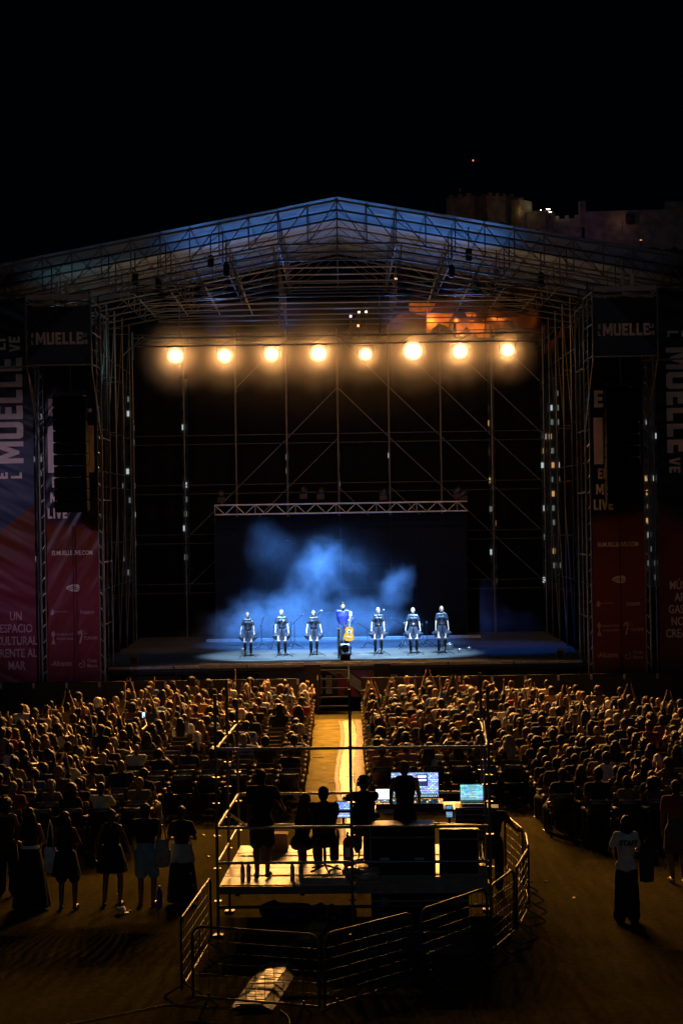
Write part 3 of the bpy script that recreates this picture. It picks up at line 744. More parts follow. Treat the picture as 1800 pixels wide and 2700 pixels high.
# lower ceiling diagonals that show between the ties
for k in range(6):
    for sd in (-1, 1):
        pole((sd * 2.05, YF[k], 13.95), (sd * 6.9, YF[k + 1], 13.95), 0.018, rf, M_steeld, 'wind_brace')
        for x in (3.2, 4.4, 5.6, 6.8): pole((sd * x, YF[k], 13.9), (sd * (x + 0.35), YF[k], ztop(x) - 1.03), 0.016, rf, M_steel, 'strut')
for i, (x, y, D) in enumerate(((556, 690, 55.5), (597, 712, 56.5), (357, 735, 57.5), (418, 745, 58.5), (1235, 672, 55.5), (1190, 715, 57.5), (1425, 735, 58.5), (1308, 728, 59.5))):
    p = px(x, y, D); t = thing('chain_hoist', 'black chain hoist hanging under the roof, %s' % ['left of centre, front', 'left of centre, behind the front one', 'far left', 'left, between two others', 'right of centre, front', 'right of centre, behind', 'far right', 'right, rear'][i], 'chain hoist', p, 0, 'chain hoists under the roof')
    boxo('motor', (0, 0, 0), (0.2, 0.18, 0.42), M_black, t, bevel=0.03); pole((0, 0, 0.2), (0, 0, 0.9), 0.02, t, M_black, 'hook'); pole((0.05, 0, -0.2), (0.05, 0, -1.0), 0.012, t, M_black, 'chain')

# lamp bar with the eight blinders
LD = 58.0
lb = px(900, 905, LD)
t = thing('lamp_truss', 'thin horizontal truss carrying the row of glowing lamps', 'truss', (0, LD + 0.1, lb.z))
for z in (0.0, 0.28): pole((-7.0, 0, z), (7.0, 0, z), 0.025, t, M_steel, 'chord')
for i in range(14): pole((-7 + i, 0, 0), (-6.5 + i, 0, 0.28), 0.013, t, M_steel, 'brace'); 
for x in (-7.0, 7.0):
    pole((x, 0, -0.45), (x, 0, 0.5), 0.03, t, M_steel, 'end_post'); pole((x - 0.35, 0, -0.3), (x + 0.35, 0, 0.35), 0.02, t, M_steel, 'end_brace')
for x in (-5.4, -2.0, 1.4, 5.0): pole((x, 0, 0.28), (x, 0, 13.9 - lb.z), 0.02, t, M_steel, 'hanger')
LAMPC = (1.0, 0.46, 0.115)
lampx = [463, 592, 716, 840, 963, 1088, 1212, 1337]
lampy = [938, 938, 934, 932, 934, 926, 926, 923]
lf = [1.0, 0.8, 0.85, 1.15, 0.42, 1.6, 1.0, 0.62]
LAMP_W = 8200
bowl = MB(); bowl.lathe([(0.05, 0.20), (0.14, 0.18), (0.185, 0.08), (0.197, 0.012), (0.190, 0.006)], 20, cap=False); BOWL = bowl.mesh('bowl', True)
lens = MB(); lens.lathe([(0.001, -0.035), (0.10, -0.030), (0.20, 0.0), (0.20, 0.01)], 20); LENS = lens.mesh('lens', True)
tilt_ = math.atan2(12 - 5, 18)
def glow_mat(i):
    # blinder lens: hot centre, glare painted as a warm rim fading into the halo
    m = bpy.data.materials.new('lamp glow %d' % i); m.use_nodes = True; N, L = nt(m); b = N['Principled BSDF']
    tc = N.new('ShaderNodeTexCoord'); sc_ = N.new('ShaderNodeVectorMath'); sc_.operation = 'MULTIPLY'; sc_.inputs[1].default_value = (1, 1, 0)
    ln = N.new('ShaderNodeVectorMath'); ln.operation = 'LENGTH'; L.new(tc.outputs['Object'], sc_.inputs[0]); L.new(sc_.outputs[0], ln.inputs[0])
    mr = N.new('ShaderNodeMapRange'); mr.inputs[1].default_value = 0.0; mr.inputs[2].default_value = 0.2; L.new(ln.outputs['Value'], mr.inputs[0])
    cr = N.new('ShaderNodeValToRGB'); e = cr.color_ramp.elements
    e[0].position = 0.0; e[0].color = (1, 0.9, 0.68, 1); e[1].position = 1.0; e[1].color = (0.062, 0.037, 0.014, 1)
    q = e.new(0.45 + 0.12 * lf[i]); q.color = (0.20, 0.15, 0.085, 1); q = e.new(0.75); q.color = (0.115, 0.078, 0.036, 1)
    L.new(mr.outputs[0], cr.inputs[0]); L.new(cr.outputs[0], b.inputs['Emission Color']); b.inputs['Emission Strength'].default_value = 15
    b.inputs['Base Color'].default_value = (0.02, 0.02, 0.02, 1)
    return m
for i in range(8):
    p = px(lampx[i], lampy[i], LD - 0.1)
    t = thing('blinder_lamp', ['leftmost of the eight glowing lamps over the stage', 'second glowing lamp from the left', 'third glowing lamp from the left', 'fourth glowing lamp from the left, large glare', 'smallest glowing lamp, right of centre', 'largest and brightest of the glowing lamps', 'second glowing lamp from the right', 'rightmost of the eight glowing lamps'][i], 'stage lamp', p, 0, 'row of glowing lamps over the stage')
    me_ = glow_mat(i)
    b_ = obj('bowl', BOWL, M_black, t, (0, 0.0, 0), (R(-90) + tilt_ , 0, 0))
    o = obj('lens', LENS, me_, b_); o.material_slots[0].link = 'OBJECT'; o.material_slots[0].material = me_
    s_ = 1.05 + 0.5 * lf[i]; b_.scale = (s_, s_, 1)
    obj('yoke', (lambda mb: (mb.tube([(-0.27, 0, 0), (-0.27, 0.05, 0.3), (0.27, 0.05, 0.3), (0.27, 0, 0)], 0.008, 6), mb.mesh('yoke'))[1])(MB()), M_black, t)
    light('blinder_beam', 'SPOT', p + Vector((0, -0.12, -0.02)), LAMP_W * (0.55 + 0.45 * lf[i]), LAMPC, p + Vector((-0.5 * p.x, -12, -12.6)), spot_size=R(82), spot_blend=0.95, shadow_soft_size=0.22)

for i in range(8):
    light('halo_light', 'SPOT', px(lampx[i], lampy[i], LD + 0.24), 400 * (0.25 + 0.75 * lf[i]), (1.0, 0.45, 0.14), px(lampx[i], lampy[i], LD + 0.24) + Vector((0, 1, 0.05)), spot_size=R(166), spot_blend=0.25, shadow_soft_size=0.1)  # added spots behind the bowls, lighting the haze puffs into halos
# ================================================================== PA TOWERS, BANNERS
NAVY = (0.012, 0.016, 0.038, 1)
def banner_mat(name, k, stops, z0, z1):
    m = bpy.data.materials.new(name); m.use_nodes = True; N, L = nt(m); b = N['Principled BSDF']
    tc = N.new('ShaderNodeTexCoord'); sp = N.new('ShaderNodeSeparateXYZ'); L.new(tc.outputs['Object'], sp.inputs[0])
    mu = N.new('ShaderNodeMath'); mu.operation = 'MULTIPLY_ADD'; mu.inputs[1].default_value = k; L.new(sp.outputs[0], mu.inputs[0]); L.new(sp.outputs[2], mu.inputs[2])
    mr = N.new('ShaderNodeMapRange'); mr.inputs[1].default_value = z0; mr.inputs[2].default_value = z1; L.new(mu.outputs[0], mr.inputs[0])
    cr = N.new('ShaderNodeValToRGB'); e = cr.color_ramp.elements
    while len(e) < len(stops): e.new(0.5)
    for q, (p_, c_) in zip(e, stops): q.position = p_; q.color = (*c_[:3], 1)
    L.new(mr.outputs[0], cr.inputs[0]); L.new(cr.outputs[0], b.inputs['Base Color'])
    b.inputs['Roughness'].default_value = 0.42; b.inputs['Specular IOR Level'].default_value = 0.35
    return m
MAG = (0.20, 0.030, 0.060); RED = (0.17, 0.030, 0.028); ORD = (0.15, 0.030, 0.015); BLU = (0.035, 0.055, 0.11); NV = (0.008, 0.011, 0.026)
M_let = mat('banner lettering', (0.80, 0.68, 0.62), 0.6, 0, 0.08, 3)
M_letd = mat('banner small print', (0.55, 0.34, 0.40), 0.6, 0, 0.1, 3)
def wr_disp(x, z, seed, ang, amp):
    c, s = math.cos(ang), math.sin(ang); u = x * c + z * s; v = -x * s + z * c
    n = noise.noise(Vector((u * 0.55, v * 3.0, seed))) * 0.6 + noise.noise(Vector((u * 0.9, v * 7.0, seed + 5))) * 0.28
    return amp * n
def cloth_panel(name, x0, x1, z0, z1, m, parent, seed, ang, amp, y=0.0, dens=0.06):
    nx_ = int((x1 - x0) / dens); nz_ = int((z1 - z0) / dens); vs = []; fs = []
    for j in range(nz_ + 1):
        for i in range(nx_ + 1):
            x = x0 + (x1 - x0) * i / nx_; z = z0 + (z1 - z0) * j / nz_
            vs.append((x, y + wr_disp(x, z, seed, ang, amp), z))
    for j in range(nz_):
        for i in range(nx_):
            q = j * (nx_ + 1) + i; fs.append((q, q + 1, q + nx_ + 2, q + nx_ + 1))
    b = MB(); b.add(vs, fs); return obj(name, b.mesh(name, True), m, parent)
GLY = {'M': (1.30, [(0, 0), (0, 1), (.34, 1), (.65, .50), (.96, 1), (1.30, 1), (1.30, 0), (1.0, 0), (1.0, .58), (.74, .14), (.56, .14), (.30, .58), (.30, 0)]),
       'U': (1.0, [(0, 1), (0, .12), (.12, 0), (.88, 0), (1, .12), (1, 1), (.68, 1), (.68, .22), (.32, .22), (.32, 1)]),
       'E': (.80, [(0, 0), (0, 1), (.80, 1), (.80, .78), (.32, .78), (.32, .61), (.72, .61), (.72, .39), (.32, .39), (.32, .22), (.80, .22), (.80, 0)]),
       'L': (.78, [(0, 0), (0, 1), (.32, 1), (.32, .22), (.78, .22), (.78, 0)]),
       'I': (.32, [(0, 0), (0, 1), (.32, 1), (.32, 0)]),
       'V': (1.0, [(0, 1), (.33, 1), (.5, .35), (.67, 1), (1, 1), (.68, 0), (.32, 0)])}
def block_mesh(s, size, sx):
    b = MB(); x = 0.0; cap_h = size * 0.73; w = cap_h * 0.62 * sx / 0.7
    tot = sum(GLY[c][0] for c in s) + 0.16 * (len(s) - 1)
    x = -tot / 2
    for c in s:
        gw, pts = GLY[c]; n = len(pts)
        P = [((x + px_) * w, (pz - 0.5) * cap_h, 0.0) for px_, pz in pts]
        b.add(P, [tuple(range(n))]); x += gw + 0.16
    return b.mesh('block_letters')
def btext(s, x, z, size, m, parent, seed, ang, amp, rot=0, sx=0.8, y=0.0, bold=0.03, name='lettering'):
    me = block_mesh(s, size, sx) if all(c in GLY for c in s) else text_mesh(s, size, min(bold, 0.022), sx, 0.002)
    bm = bmesh.new(); bm.from_mesh(me)
    bmesh.ops.triangulate(bm, faces=bm.faces)
    for _ in range(3 if size > 0.5 else 1):
        ed = [e for e in bm.edges if e.calc_length() > 0.12]
        if not ed: break
        bmesh.ops.subdivide_edges(bm, edges=ed, cuts=1); bmesh.ops.triangulate(bm, faces=bm.faces)
    bm.to_mesh(me); bm.free()
    me.transform(Matrix.Rotation(R(90), 4, 'X') @ Matrix.Rotation(rot, 4, 'Z'))
    for v in me.vertices:
        X_, Z_ = v.co.x + x, v.co.z + z
        v.co = Vector((X_, v.co.y + y - 0.012 + wr_disp(X_, Z_, seed, ang, amp), Z_))
    return obj(name, me, m, parent)
def print_shape(pts, parent, seed, ang, amp, y, m):
    b = MB(); b.prism(pts, 0.004); me = b.mesh('p')
    for v in me.vertices: v.co.y += y - 0.012 + wr_disp(v.co.x, v.co.z, seed, ang, amp)
    return obj('printed_mark', me, m, parent)
for sd, lab in ((-1, 'left'), (1, 'right')):
    XC = -8.64 if sd < 0 else 8.84
    t = thing('speaker_tower', 'scaffold tower %s of the stage with blue and red banner' % lab, 'scaffold tower', (XC, 54.7, 0), 0, 'banner clad speaker towers')
    for x in (-1.0, 1.0):
        for y in (0, 1.9):
            pole((x, y, 0), (x, y, 13.2), 0.036, t, M_steel, 'standard')
            pole((x + (0.14 if x < 0 else -0.14), y + 0.02, 0), (x + (0.14 if x < 0 else -0.14), y + 0.02, 13.2), 0.022, t, M_steel, 'standard')
        for k in range(26):
            z = 0.4 + k * 0.5
            pole((x, 0, z), (x + (0.14 if x < 0 else -0.14), 0.02, z + 0.18), 0.013, t, M_alu, 'lattice')
        for z in range(1, 14, 2): pole((x, 0, z), (x, 1.9, z), 0.024, t, M_steel, 'ledger')
        for k, dz in enumerate((0, 0.16, 0.32)): pole((x, -2.0, 11.2 - dz * 0.2), (x - 0.03 * k * x, 0, 8.9 + dz * 2.4), 0.022, t, M_steel, 'strut')
        pole((x, -2.0, 11.15), (x, -2.0, 13.3), 0.034, t, M_steel, 'header_post')
        for z in (11.2, 12.2, 13.2): pole((x, -2.0, z), (x, 0, z), 0.024, t, M_steel, 'ledger')
    pole((-1.0, -2.0, 11.18), (1.0, -2.0, 11.18), 0.03, t, M_steel, 'header_rail'); pole((-1.0, -2.0, 13.05), (1.0, -2.0, 13.05), 0.025, t, M_steel, 'header_rail')
    pole((-1.0, -1.9, 13.28), (1.0, -1.9, 13.28), 0.07, t, mat('pale beam', (0.4, 0.36, 0.35), 0.5, 0.2), 'beam', True)
    for x in (-0.05, 0.25): pole((x, -1.9, 13.3), (x, -1.9, 13.75), 0.05, t, mat('pale beam'), 'bracket', True)
    # header banner
    HB = banner_mat('header banner ' + lab, -1.1 * (1 if sd < 0 else -1), [(0.0, BLU), (0.52, BLU), (0.525, NV), (1.0, NV)], 10.4, 14.2)
    cloth_panel('header_banner', -0.95, 0.95, 11.22, 12.98, HB, t, 3 + sd, R(40 * -sd), 0.05, -1.98)
    a_ = (3 + sd, R(40 * -sd), 0.05)
    btext('MUELLE', 0.02, 12.0, 0.52, M_let, t, *a_, sx=0.68, y=-1.99, bold=0.04)
    btext('E', -0.80, 12.10, 0.17, M_let, t, *a_, sx=0.8, y=-1.99); btext('L', -0.80, 11.88, 0.17, M_let, t, *a_, sx=0.8, y=-1.99)
    btext('LI', 0.80, 12.10, 0.17, M_let, t, *a_, sx=0.9, y=-1.99); btext('VE', 0.81, 11.88, 0.17, M_let, t, *a_, sx=0.8, y=-1.99)
    # tall banner
    lowc = MAG if sd < 0 else RED; lown = 'left' if sd < 0 else 'right'
    TB = banner_mat('tower banner ' + lab, 0.12 * -sd, [(0.0, [q * 0.75 for q in lowc]), (0.35, lowc), (0.47, [q * 0.9 for q in ORD]), (0.505, ORD), (0.53, NV), (1.0, NV)], 0.0, 12.0)
    ang = R(58 if sd < 0 else -12); amp = 0.07 if sd < 0 else 0.03; sdv = 20 + sd * 3
    cloth_panel('tower_banner', -0.84, 0.86, 0.4, 11.6, TB, t, sdv, ang, amp, 0.06)
    A = (sdv, ang, amp); W_ = dict(y=0.04)
    btext('E', -0.55, 10.0, 0.75, M_let, t, *A, sx=0.75, **W_); btext('L', 0.55, 10.1, 0.75, M_let, t, *A, sx=0.75, **W_)
    for x in (-0.58, 0.60): print_shape([(x - 0.15, 7.9), (x + 0.15, 7.9), (x + 0.15, 9.4), (x - 0.15, 9.4)], t, *A, 0.035, M_let)
    for s__, z in (('EL', 7.6), ('MUELLE', 7.1), ('LIVE', 6.6)): btext(s__, -0.45 if s__ != 'MUELLE' else -0.1, z, 0.46, M_let, t, *A, sx=0.62, **W_)
    btext('ELMUELLELIVE.COM', 0.0, 5.32, 0.20, M_let, t, *A, sx=0.74, bold=0.02, **W_)
    ms_ = M_letd
    print_shape([(0.0 + 0.22 * math.cos(q * 0.5) + 0.1 * math.sin(q * .5) ** 2, 4.2 + 0.125 * math.sin(q * 0.5)) for q in range(13)], t, *A, 0.035, M_let)
    b_ = mat('mark dark', (0.10, 0.02, 0.04), 0.6)
    for zz in (4.15, 4.21): print_shape([(-0.16, zz), (0.0, zz + 0.05), (0.2, zz - 0.02), (0.2, zz - 0.04), (0.0, zz + 0.03), (-0.16, zz - 0.02)], t, *A, 0.028, b_)
    btext('inaem', 0.45, 3.42, 0.22, ms_, t, *A, sx=0.85, bold=0.01, **W_)
    btext('INAEM MINISTERIO', -0.42, 3.44, 0.07, ms_, t, *A, sx=0.85, bold=0.0, **W_)
    print_shape([(-0.62 - 0.1, 3.34), (-0.62, 3.34), (-0.6, 3.44), (-0.66, 3.54), (-0.72, 3.44)], t, *A, 0.035, ms_)
    btext('GENERALITAT', -0.28, 2.71, 0.11, ms_, t, *A, sx=0.8, bold=0.01, **W_); btext('VALENCIANA', -0.28, 2.57, 0.11, ms_, t, *A, sx=0.8, bold=0.01, **W_)
    print_shape([(-0.72, 2.4), (-0.58, 2.4), (-0.64, 2.62), (-0.58, 2.72), (-0.64, 2.84), (-0.72, 2.74), (-0.66, 2.6)], t, *A, 0.035, ms_)
    def palm(x, z, s_):
        print_shape([(x - 0.05 * s_, z), (x + 0.02 * s_, z), (x + 0.08 * s_, z + 0.3 * s_), (x + 0.04 * s_, z + 0.3 * s_)], t, *A, 0.035, ms_)
        for q in range(6):
            an = R(10 + q * 34); print_shape([(x + 0.06 * s_, z + 0.30 * s_), (x + 0.06 * s_ + 0.15 * s_ * math.cos(an - 0.18), z + 0.30 * s_ + 0.15 * s_ * math.sin(an - 0.18)), (x + 0.06 * s_ + 0.17 * s_ * math.cos(an + 0.1), z + 0.30 * s_ + 0.11 * s_ * math.sin(an + 0.1))], t, *A, 0.035, ms_)
    palm(0.22, 2.42, 1.0); btext('TURISME', 0.55, 2.58, 0.15, ms_, t, *A, sx=0.75, bold=0.01, **W_)
    btext('-Alicante', -0.40, 1.78, 0.24, ms_, t, *A, sx=0.78, bold=0.015, **W_)
    btext('Costa', 0.58, 1.86, 0.16, ms_, t, *A, sx=0.8, bold=0.015, **W_); btext('Blanca', 0.58, 1.70, 0.16, ms_, t, *A, sx=0.8, bold=0.015, **W_)
    sp_ = [(0.23 + (0.02 + 0.012 * q) * math.cos(q * 0.75), 1.74 + (0.02 + 0.012 * q) * math.sin(q * 0.75)) for q in range(11)]
    for a1, a2 in zip(sp_, sp_[1:]):
        dx, dz = a2[0] - a1[0], a2[1] - a1[1]; L_ = math.hypot(dx, dz); nx2, nz2 = -dz / L_ * 0.012, dx / L_ * 0.012
        print_shape([(a1[0] + nx2, a1[1] + nz2), (a2[0] + nx2, a2[1] + nz2), (a2[0] - nx2, a2[1] - nz2), (a1[0] - nx2, a1[1] - nz2)], t, *A, 0.035, ms_)
    btext('mediterráneo', -0.25, 0.98, 0.20, ms_, t, *A, sx=0.85, bold=0.015, **W_); btext('music', 0.05, 0.80, 0.18, ms_, t, *A, sx=0.95, bold=0.015, **W_)
    palm(0.42, 0.72, 0.9); btext('ALICANTE PREMIUM', 0.62, 0.84, 0.05, ms_, t, *A, sx=0.9, bold=0.0, **W_)
    pole((0.05, -0.10, 0.3), (0.03, -0.06, 6.2), 0.016, t, M_black, 'cable')
    # line array
    ax_ = -8.42 if sd < 0 else 8.80
    la = thing('line_array', 'tall black loudspeaker column hanging in the %s tower' % lab, 'line array', (ax_, 53.4, 10.25), 0, 'hanging loudspeaker columns')
    for k in range(10):
        tl = R(1.2 * max(0, k - 4)); z = -0.18 - k * 0.362
        boxo('cabinet', (0, 0.02 * max(0, k - 4), z), (1.02, 0.55, 0.335), mat('loudspeaker black', (0.003, 0.003, 0.003), 0.8, spec=0.05), la, (tl, 0, 0), 0.02)
    pole((-0.45, 0, 0.1), (0.45, 0, 0.1), 0.05, la, M_black, 'fly_bar', True); pole((0, 0, 0.1), (0, 0, 1.2), 0.03, la, M_black, 'chain')
    # outer banner
    XO = (-11.45 if sd < 0 else 11.75); w2 = 1.52
    t2 = thing('side_banner', 'huge %s outer banner with lettering running %s' % (lab, 'upwards' if sd < 0 else 'downwards'), 'banner', (XO, 55.3, 0), 0, 'outer banners')
    OB = banner_mat('outer banner ' + lab, -0.75 if sd < 0 else 0.75, [(0.0, lowc), (0.36, lowc), (0.43, ORD), (0.48, ORD if sd < 0 else NV), (0.485, BLU if sd < 0 else NV), (0.64, BLU if sd < 0 else NV), (0.645, NV), (1.0, NV)], -1.0, 13.0)
    A2 = (40 + sd, R(-28 if sd < 0 else -15), 0.09 if sd < 0 else 0.06)
    cloth_panel('banner_cloth', -w2, w2, 0.3, 13.6, OB, t2, *A2, 0.0)
    for x in (-w2 - 0.05, w2 + 0.05): pole((x, 0.15, 0), (x, 0.15, 13.8), 0.034, t2, M_steel, 'post')
    pole((-w2, 0.1, 13.7), (w2, 0.1, 13.7), 0.04, t2, M_steeld, 'rail'); pole((-w2 - 0.5, -0.5, 11.2), (w2, -0.3, 11.35), 0.03, t2, M_steel, 'rail')
    rot = R(90 if sd < 0 else -90); xm = (0.73 if sd < 0 else -0.72)
    A3 = dict(rot=rot, y=-0.02)
    btext('MUELLE', xm, 9.95, 1.28, M_let, t2, *A2, sx=0.66, bold=0.035, **A3)
    bo = 0.20 * (1 if sd < 0 else -1)
    zE, zL = (7.85, 12.1) if sd < 0 else (12.1, 7.85)
    btext('L', xm + bo * 1.15, zE, 0.50, M_let, t2, *A2, sx=0.8, **A3); btext('E', xm - bo * 1.15, zE, 0.50, M_let, t2, *A2, sx=0.8, **A3)
    btext('VE', xm + bo * 1.15, zL + 0.1 * -sd * 0, 0.50, M_let, t2, *A2, sx=0.8, **A3); btext('LI', xm - bo * 1.15, zL, 0.50, M_let, t2, *A2, sx=0.9, **A3)
    words = (('UN', 3.28), ('ESPACIO', 2.88), ('CULTURAL', 2.48), ('FRENTE AL', 2.08), ('MAR', 1.68)) if sd < 0 else (('MÚSICA', 3.95), ('ARTE', 3.56), ('GASTRO', 3.17), ('NOMÍA', 2.78), ('CREATIVA', 2.39))
    for w__, z in words: btext(w__, xm + (0.14 if sd < 0 else 0.02), z, 0.38, M_letd if sd < 0 else M_let, t2, *A2, sx=0.72, y=-0.02, bold=0.035)

ORD = ['zeroth', 'first', 'second', 'third', 'fourth', 'fifth', 'sixth', 'seventh', 'eighth', 'ninth', 'tenth', 'eleventh', 'twelfth', 'thirteenth', 'fourteenth', 'fifteenth', 'sixteenth', 'seventeenth', 'eighteenth', 'nineteenth', 'twentieth', 'twentyfirst', 'twentysecond', 'twentythird', 'twentyfourth', 'twentyfifth', 'twentysixth']
# ================================================================== BARRIER IN FRONT OF THE STAGE
M_clip = mat('pale clip', (0.55, 0.5, 0.45), 0.6)
bpan = MB(); bpan.box((0, 0, 0.64), (1.02, 0.04, 1.16)); BPAN = bpan.mesh('panel')
btop = MB(); btop.tube([(-0.5, 0, 1.235), (0.5, 0, 1.235)], 0.022, 8); BTOP = btop.mesh('rail', True)
bft = MB(); bft.box((0, -0.4, 0.02), (1.0, 0.8, 0.03)); BFT = bft.mesh('foot')
bcl = MB(); bcl.box((0, -0.035, 1.15), (0.075, 0.03, 0.16)); BCL = bcl.mesh('clip')
k = 0
for i in range(-11, 11):
    x = -0.92 + i * 1.045 if i < 1 else 0.0 + i * 1.045
    if i == 0: continue
    k += 1
    side = 'left' if x < 0 else 'right'; n_ = -i if x < 0 else i
    t = thing('front_barrier', 'black barrier panel with pale clip, %s panel %s of the stage gate' % (ORD[n_], side), 'barrier', (x, 54.0 + 0.008 * x * x * 0.15, 0), 0, 'black barrier panels before the stage')
    obj('panel', BPAN, M_black, t); obj('top_rail', BTOP, M_black, t); obj('foot', BFT, M_black, t)
    obj('clip', BCL, M_clip, t, (0.5, 0, 0))
t = thing('stage_steps', 'dark steps and railings in the gate below the stage', 'steps', (-0.35, 54.9, 0))
for j in range(5): boxo('tread', (0, 0.1 + j * 0.2, 0.25 + j * 0.27), (0.95, 0.26, 0.04), mat('steel with blue light tint', (0.015, 0.025, 0.06), 0.5, 0.1), t)  # blue stage light put into the steel colour
for x in (-0.5, 0.5):
    pole((x, -0.1, 0), (x, -0.1, 1.1), 0.02, t, mat('steel with blue light tint'), 'post'); pole((x, -0.1, 1.1), (x, 1.0, 1.5), 0.02, t, mat('steel with blue light tint'), 'handrail'); pole((x, 1.0, 0), (x, 1.0, 1.5), 0.02, t, mat('steel with blue light tint'), 'post')
for x, l_ in ((823, 'black front fill speaker left of the gate'), (1007, 'black front fill speaker right of the gate')):
    p = px(x, 1782, 55.4); t = thing('speaker', l_, 'speaker', (p.x, p.y, 0), 0, 'front fill speakers')
    boxo('cabinet', (0, 0, 0.8), (0.55, 0.4, 1.55), M_case, t, bevel=0.02); boxo('grille', (0, -0.21, 1.15), (0.48, 0.02, 0.7), M_black, t)

# ================================================================== PERFORMERS
SATIN = (0.030, 0.042, 0.075)
PY = 59.5
for i, (x_, yf, yt) in enumerate(((655, 1732, 1621), (744, 1730, 1611), (828, 1728, 1611), (998, 1727, 1605), (1090, 1725, 1606), (1165, 1722, 1600))):
    p = px(x_, yf, PY); H = [1.53, 1.60, 1.56, 1.63, 1.60, 1.64][i]
    f = figure(H, True, hands=[(0.27 + [0.02, -0.03, 0.03, 0, 0.04, -0.02][i], 0.06 + 0.05 * (i % 3), 0.68 + [0, 0.05, -0.02, 0.03, 0.06, 0.0][i]), (-0.27 + [0.03, 0, -0.03, 0.04, 0, 0.02][i], 0.06 + 0.04 * ((i + 1) % 3), 0.68 + [0.03, 0, 0.05, 0, 0.02, 0.06][i])], feet=[(0.10 + 0.015 * (i % 2), 0.02 * (i % 3), 0.07), (-0.09 - 0.02 * (i % 3 == 1), 0, 0.07)], elbows=[Vector((1, -0.6, 0)), Vector((-1, -0.6, 0))], turn=[0.1, 0, -0.15, 0.12, 0, -0.05][i])
    lab = ['leftmost and shortest female singer in dark satin puff dress', 'second female singer from the left, hands at her sides', 'third female singer, just left of the guitarist', 'female singer just right of the guitarist', 'female singer beside the long slanted microphone boom', 'rightmost female singer in dark satin dress'][i]
    o = hero((p.x, PY, ZS), R(180), lab, f, PALE, ('tshirt', SATIN), None, ('tight', (0.25, 0.19, 0.15)), (0.012, 0.012, 0.014), True, 'row of singers on stage', topmat=M_sat)
    obj('skirt', skirt_mesh('skirt', f, 1.0 * f['s'], 0.60 * f['s'], 0.13, 0.20, 0.07, 13, 1.05, 0.15), M_sat, o, color=SATIN)
    obj('stockings', remesh('stockings', f['socks'], 0.012, 0.003), M_cloth, o, color=(0.008, 0.008, 0.01))
    b = MB(); b.lathe([(0.125, 0.0), (0.13, 0.02), (0.132, 0.05), (0.125, 0.06)], 24, sy=0.82); obj('belt', b.mesh('belt', True), M_sat, o, f['waist'] + Vector((0, 0, -0.03)), color=(0.02, 0.02, 0.03))
    b = MB(); b.lathe([(0.06, 0.045), (0.085, 0.0), (0.12, -0.02)], 20, sy=0.8, cap=False); obj('collar', b.mesh('collar', True), M_sat, o, f['neck'] + Vector((0, 0.0, -0.02)), color=(0.10, 0.13, 0.2))
    b = MB(); b.prism([(-0.02, 0), (0.02, 0), (0.05, -0.32), (0.0, -0.36), (-0.05, -0.30)], 0.02); obj('sash', b.mesh('sash'), M_sat, o, f['waist'] + Vector((0, 0.155, 0)), color=(0.02, 0.02, 0.03))
p = px(906, 1732, PY - 0.1)
f = figure(1.83, False, hands=[(0.06, -0.15, 0.97), (-0.27, 0.27, 1.14)], hdirs=[Vector((-1, 0, 0.1)), Vector((0.5, 0.3, 0.8))], elbows=[Vector((0.8, -0.2, -1.2)), Vector((-1, -0.4, -1.0))], turn=0.15, curl=1.0)
gm = hero((p.x, PY - 0.1, ZS), R(180), 'guitarist in satin blue shirt holding a guitar upright at centre stage', f, PALE, ('long', (0.035, 0.05, 0.42)), ('trousers', (0.015, 0.025, 0.045)), ('short', (0.02, 0.015, 0.015)), (0.01, 0.01, 0.01), True, topmat=M_sat)
b = MB(); b.lathe([(0.045, 0.0), (0.058, -0.03), (0.05, -0.06)], 14); obj('beard', b.mesh('b', True), M_hair, gm, f['hc'] + Vector((0, 0.042, -0.075)), color=(0.02, 0.015, 0.015))
# guitar
gx = px(918, 1660, PY - 0.42)
g = thing('guitar', 'amber classical guitar held upright by the man in blue', 'guitar', (gx.x, PY - 0.42, ZS + 0.50), 0)
g.rotation_euler = (0, R(5), 0)
M_top = mat('spruce top', (0.62, 0.22, 0.02), 0.35, 0, 0.15, 5)
M_bow = mat('guitar side', (0.20, 0.07, 0.02), 0.35)
prof = [(0.0, 0.0), (0.09, 0.005), (0.155, 0.045), (0.185, 0.11), (0.182, 0.17), (0.150, 0.235), (0.122, 0.285), (0.120, 0.325), (0.135, 0.375), (0.138, 0.415), (0.115, 0.465), (0.06, 0.49), (0.0, 0.492)]
poly = prof + [(-x, z) for x, z in reversed(prof[1:-1])]
b = MB(); b.prism(poly, 0.10); obj('body', b.mesh('body'), M_bow, g)
b = MB(); b.prism([(x * 0.985, 0.004 + z * 0.985) for x, z in poly], 0.004); obj('soundboard', b.mesh('top'), M_top, g, (0, -0.0525, 0))
b = MB(); b.lathe([(0.066, 0), (0.066, 0.004)], 24); obj('rosette', b.mesh('ros'), M_white, g, (0, -0.0585, 0.335), (R(90), 0, 0))
b = MB(); b.lathe([(0.043, 0), (0.043, 0.004)], 24); obj('sound_hole', b.mesh('hole'), M_black, g, (0, -0.0625, 0.335), (R(90), 0, 0))
boxo('bridge', (0, -0.062, 0.145), (0.17, 0.012, 0.022), M_white, g)
nk = boxo('neck', (0, -0.048, 0.66), (0.052, 0.03, 0.42), mat('pale neck', (0.55, 0.48, 0.40), 0.3), g)
for k in range(9): boxo('fret', (0, -0.0165, -0.16 + k * 0.036), (0.052, 0.003, 0.004), M_black, nk)
boxo('headstock', (0, -0.045, 0.95), (0.075, 0.022, 0.17), mat('pale neck'), g, (R(-10), 0, 0), 0.004)
